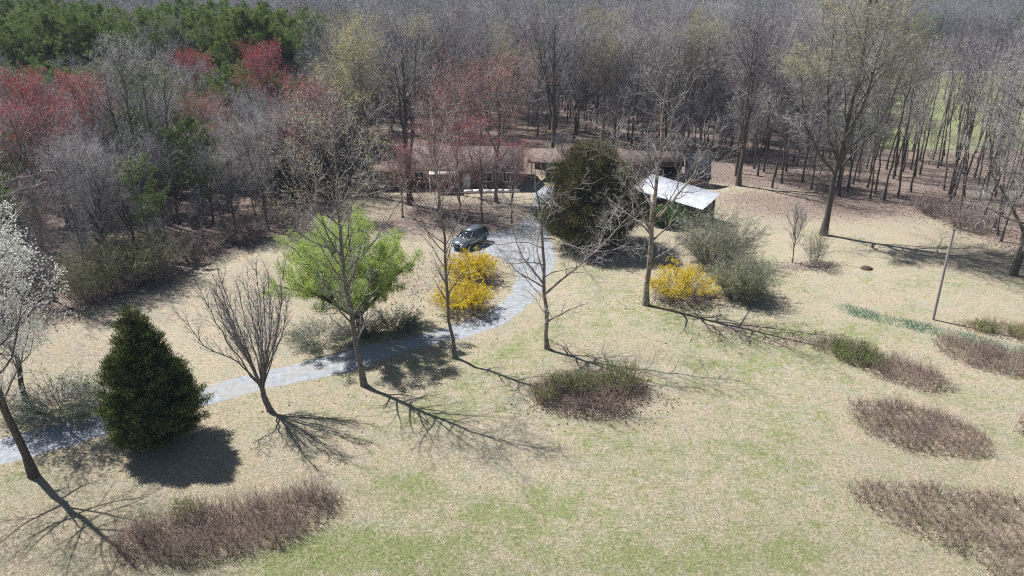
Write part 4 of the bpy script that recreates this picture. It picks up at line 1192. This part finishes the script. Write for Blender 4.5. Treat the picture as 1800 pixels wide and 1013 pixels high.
for i_ in order:
    x, y = C_[i_]; k = int(kind[i_]); sc = rng.uniform(.82, 1.14); rz = rng.uniform(0, 6.283)
    if x < 0 and y < 116 and PX[i_] < 600: sc *= .60 + .16 * float(sstep(70, 116, y))
    if k == 2 and y > 116: sc *= 1.03 * rng.uniform(.85, 1.15)
    if k == 3: sc *= rng.uniform(.6, 1.1)
    if dist[i_] > 190 or cnt[k] >= LIM[k] or (not inview[i_]) or y < 20:
        rest.append((x, y, k, sc, rz)); continue
    me = {0: bare[int(rng.integers(6))], 1: (poles if x > .36 * y and rng.random() < .85 else slim)[int(rng.integers(3))], 2: pines[int(rng.integers(3))], 3: sap, 4: budy, 5: mp_red}[k]
    if k == 5: sc *= 1.15
    nm, lb, ct, gp = LAB[k]
    if k == 2 and PX[i_] > 585: lb, gp = "single dark pine among the bare trees far behind", "single pines far behind"
    place(nm, me, (x, y, hz(x, y)), rz, sc, lb, ct, gp)
    cnt[k] += 1
print("woods individuals", cnt, "rest", len(rest))

# the far wood: one mass of the same trees, set on points
fb = []
for k in range(4):
    a, c = bare_tree(500 + k, H=18, r=.24, nlimb=18, crown0=.32, spread=[.24, .20, .26, .22][k], ang=(28, 55), nb=6, nt=5, nf=2, tw=.05,
                     fork=[1, 0, 2, 1][k], bark='bark', twig='twig_far')
    fb.append((a, c))
fp = pine_tree(510, H=18, width=.24, crown0=.35, light=True)
protos = []
for nm, (a, c) in [("far_bare_tree", f) for f in fb] + [("far_pine", fp), ("near_pine", pines[0])]:
    import bmesh
    bm = bmesh.new(); bm.from_mesh(a); na = len(bm.faces); bm.from_mesh(c)
    me = bpy.data.meshes.new(nm)
    nmat = len(a.materials)
    bm.faces.ensure_lookup_table()
    for f in bm.faces[na:]: f.material_index += nmat
    bm.to_mesh(me); bm.free()
    for m_ in list(a.materials) + list(c.materials): me.materials.append(m_)
    protos.append(bpy.data.objects.new(nm, me))
pc = bpy.data.collections.new("far_wood_kinds")
for o in protos: pc.objects.link(o)

def scatter(name, pts, col_, label):
    me = bpy.data.meshes.new(name)
    P = np.array([(x, y, hz(x, y)) for x, y, *_ in pts], np.float32)
    me.vertices.add(len(P)); me.vertices.foreach_set("co", P.ravel())
    a = me.attributes.new("turn", 'FLOAT', 'POINT'); a.data.foreach_set("value", np.array([p_[4] for p_ in pts], np.float32))
    a = me.attributes.new("size", 'FLOAT', 'POINT'); a.data.foreach_set("value", np.array([p_[3] * (1 if p_[2] != 3 else .6) for p_ in pts], np.float32))
    r2 = rng_of(9)
    a = me.attributes.new("pick", 'INT', 'POINT'); a.data.foreach_set("value", np.array([(5 if p_[1] < 190 else 4) if p_[2] == 2 else int(r2.integers(4)) for p_ in pts], np.int32))
    o = bpy.data.objects.new(name, me); COL.objects.link(o)
    ng = bpy.data.node_groups.new(name, 'GeometryNodeTree')
    ng.interface.new_socket("Geometry", in_out='INPUT', socket_type='NodeSocketGeometry')
    ng.interface.new_socket("Geometry", in_out='OUTPUT', socket_type='NodeSocketGeometry')
    N = ng.nodes; Lk = ng.links
    gi, go = N.new("NodeGroupInput"), N.new("NodeGroupOutput")
    ip = N.new("GeometryNodeInstanceOnPoints"); ci = N.new("GeometryNodeCollectionInfo")
    ci.inputs["Collection"].default_value = col_; ci.inputs["Separate Children"].default_value = True; ci.inputs["Reset Children"].default_value = True
    def named(nm, t):
        n = N.new("GeometryNodeInputNamedAttribute"); n.data_type = t; n.inputs["Name"].default_value = nm; return n.outputs[0]
    cx = N.new("ShaderNodeCombineXYZ"); Lk.new(named("turn", 'FLOAT'), cx.inputs["Z"])
    Lk.new(gi.outputs[0], ip.inputs["Points"]); Lk.new(ci.outputs[0], ip.inputs["Instance"])
    ip.inputs["Pick Instance"].default_value = True
    Lk.new(named("pick", 'INT'), ip.inputs["Instance Index"])
    e2r = N.new("FunctionNodeEulerToRotation"); Lk.new(cx.outputs[0], e2r.inputs[0]); Lk.new(e2r.outputs[0], ip.inputs["Rotation"])
    Lk.new(named("size", 'FLOAT'), ip.inputs["Scale"])
    Lk.new(ip.outputs[0], go.inputs[0])
    md = o.modifiers.new("scatter", 'NODES'); md.node_group = ng
    tag(o, label, "woods", kind="stuff")
    return o
scatter("far_woods", rest, pc, "far bare woods stretching back in a grey mass behind everything")

# ------------------------------------------------------------------ ground cover
def cover():
    rng = rng_of(55)
    # grass blades denser towards the camera
    n = 1700000
    PXs = rng.uniform(-450, 2250, n); PYs = 340 + 960 * rng.random(n) ** .8
    u = (PXs - 900) / FPX; v = -(PYs - 506.5) / FPX
    t = -CAM_H / (-ST + v * CT); X = u * t; Y = (CT + v * ST) * t
    keep = (sdist(WOODS, X, Y) < -.5) & (sdist(DRIVE, X, Y) < -.06)
    X, Y, PXk, PYk = X[keep], Y[keep], PXs[keep], PYs[keep]
    # keep buildings clear
    P = np.c_[X, Y, np.zeros(len(X))]
    dd = rng.normal(size=P.shape) * np.array([1, 1, .2]) + np.array([0, 0, .55])
    gm = .12 + blob(PXk, PYk, 620, 965, 150, 45, .6) + blob(PXk, PYk, 1200, 850, 400, 200, .16) + blob(PXk, PYk, 1250, 600, 250, 70, .2)
    isg = rng.random(len(P)) < gm
    for sel, nm, m_, lb in ((~isg, "dry_grass", 'grass_dry', "dry straw coloured grass over the lawn"), (isg, "green_grass", 'grass_green', "green grass coming up through the dry lawn")):
        g = Geo(); k = sel.sum()
        g.blades(P[sel], dd[sel], rng.uniform(.05, .11, k), .014, rng)
        tag(g.obj(nm, [M[m_]]), lb, "grass", kind="stuff")
    # leaves on the woodland floor and in the yard
    n = 210000
    PXs = rng.uniform(-60, 1860, n); PYs = rng.uniform(270, 760, n)
    u = (PXs - 900) / FPX; v = -(PYs - 506.5) / FPX
    t = -CAM_H / (-ST + v * CT); X = u * t; Y = (CT + v * ST) * t
    w = sstep(-4, 1, sdist(WOODS, X, Y)) + blob(PXs, PYs, 780, 375, 170, 40, .6) + blob(PXs, PYs, 1480, 355, 240, 24, .6) + blob(PXs, PYs, 700, 500, 120, 60, .3) + blob(PXs, PYs, 1340, 592, 80, 14, .8) + blob(PXs, PYs, 1045, 702, 90, 30, .8) + blob(PXs, PYs, 1210, 530, 70, 14, .7) + blob(PXs, PYs, 1420, 468, 50, 11, .6) + .002
    keep = (rng.random(n) < w) & (sdist(DRIVE, X, Y) < .4) & (Y < 118)
    P = np.c_[X[keep], Y[keep], height(X[keep], Y[keep]) + .02]; k = len(P)
    g = Geo(); g.blades(P, rng.normal(size=P.shape) * np.array([1, 1, .4]), rng.uniform(.10, .22, k), .12, rng)
    tag(g.obj("fallen_leaves", [M['litter_leaf']]), "brown fallen leaves covering the woodland floor and yard", "leaves", kind="stuff")
cover()

# ------------------------------------------------------------------ air
g = Geo(); g.box((0, 440, 40), (2560, 1640, 100))
hm = bpy.data.materials.new("hazy_air"); hm.use_nodes = True
nt = hm.node_tree
for n_ in list(nt.nodes):
    if n_.type == 'BSDF_PRINCIPLED': nt.nodes.remove(n_)
pv = nt.nodes.new("ShaderNodeVolumePrincipled")
pv.inputs["Color"].default_value = (.62, .74, 1.0, 1)
pv.inputs["Density"].default_value = .00023
pv.inputs["Anisotropy"].default_value = 0
nt.links.new(pv.outputs[0], nt.nodes["Material Output"].inputs["Volume"])
USE_HAZE = True
if USE_HAZE:
    tag(g.obj("haze", [hm]), "thin spring haze in the air over the woods", "haze", kind="stuff")
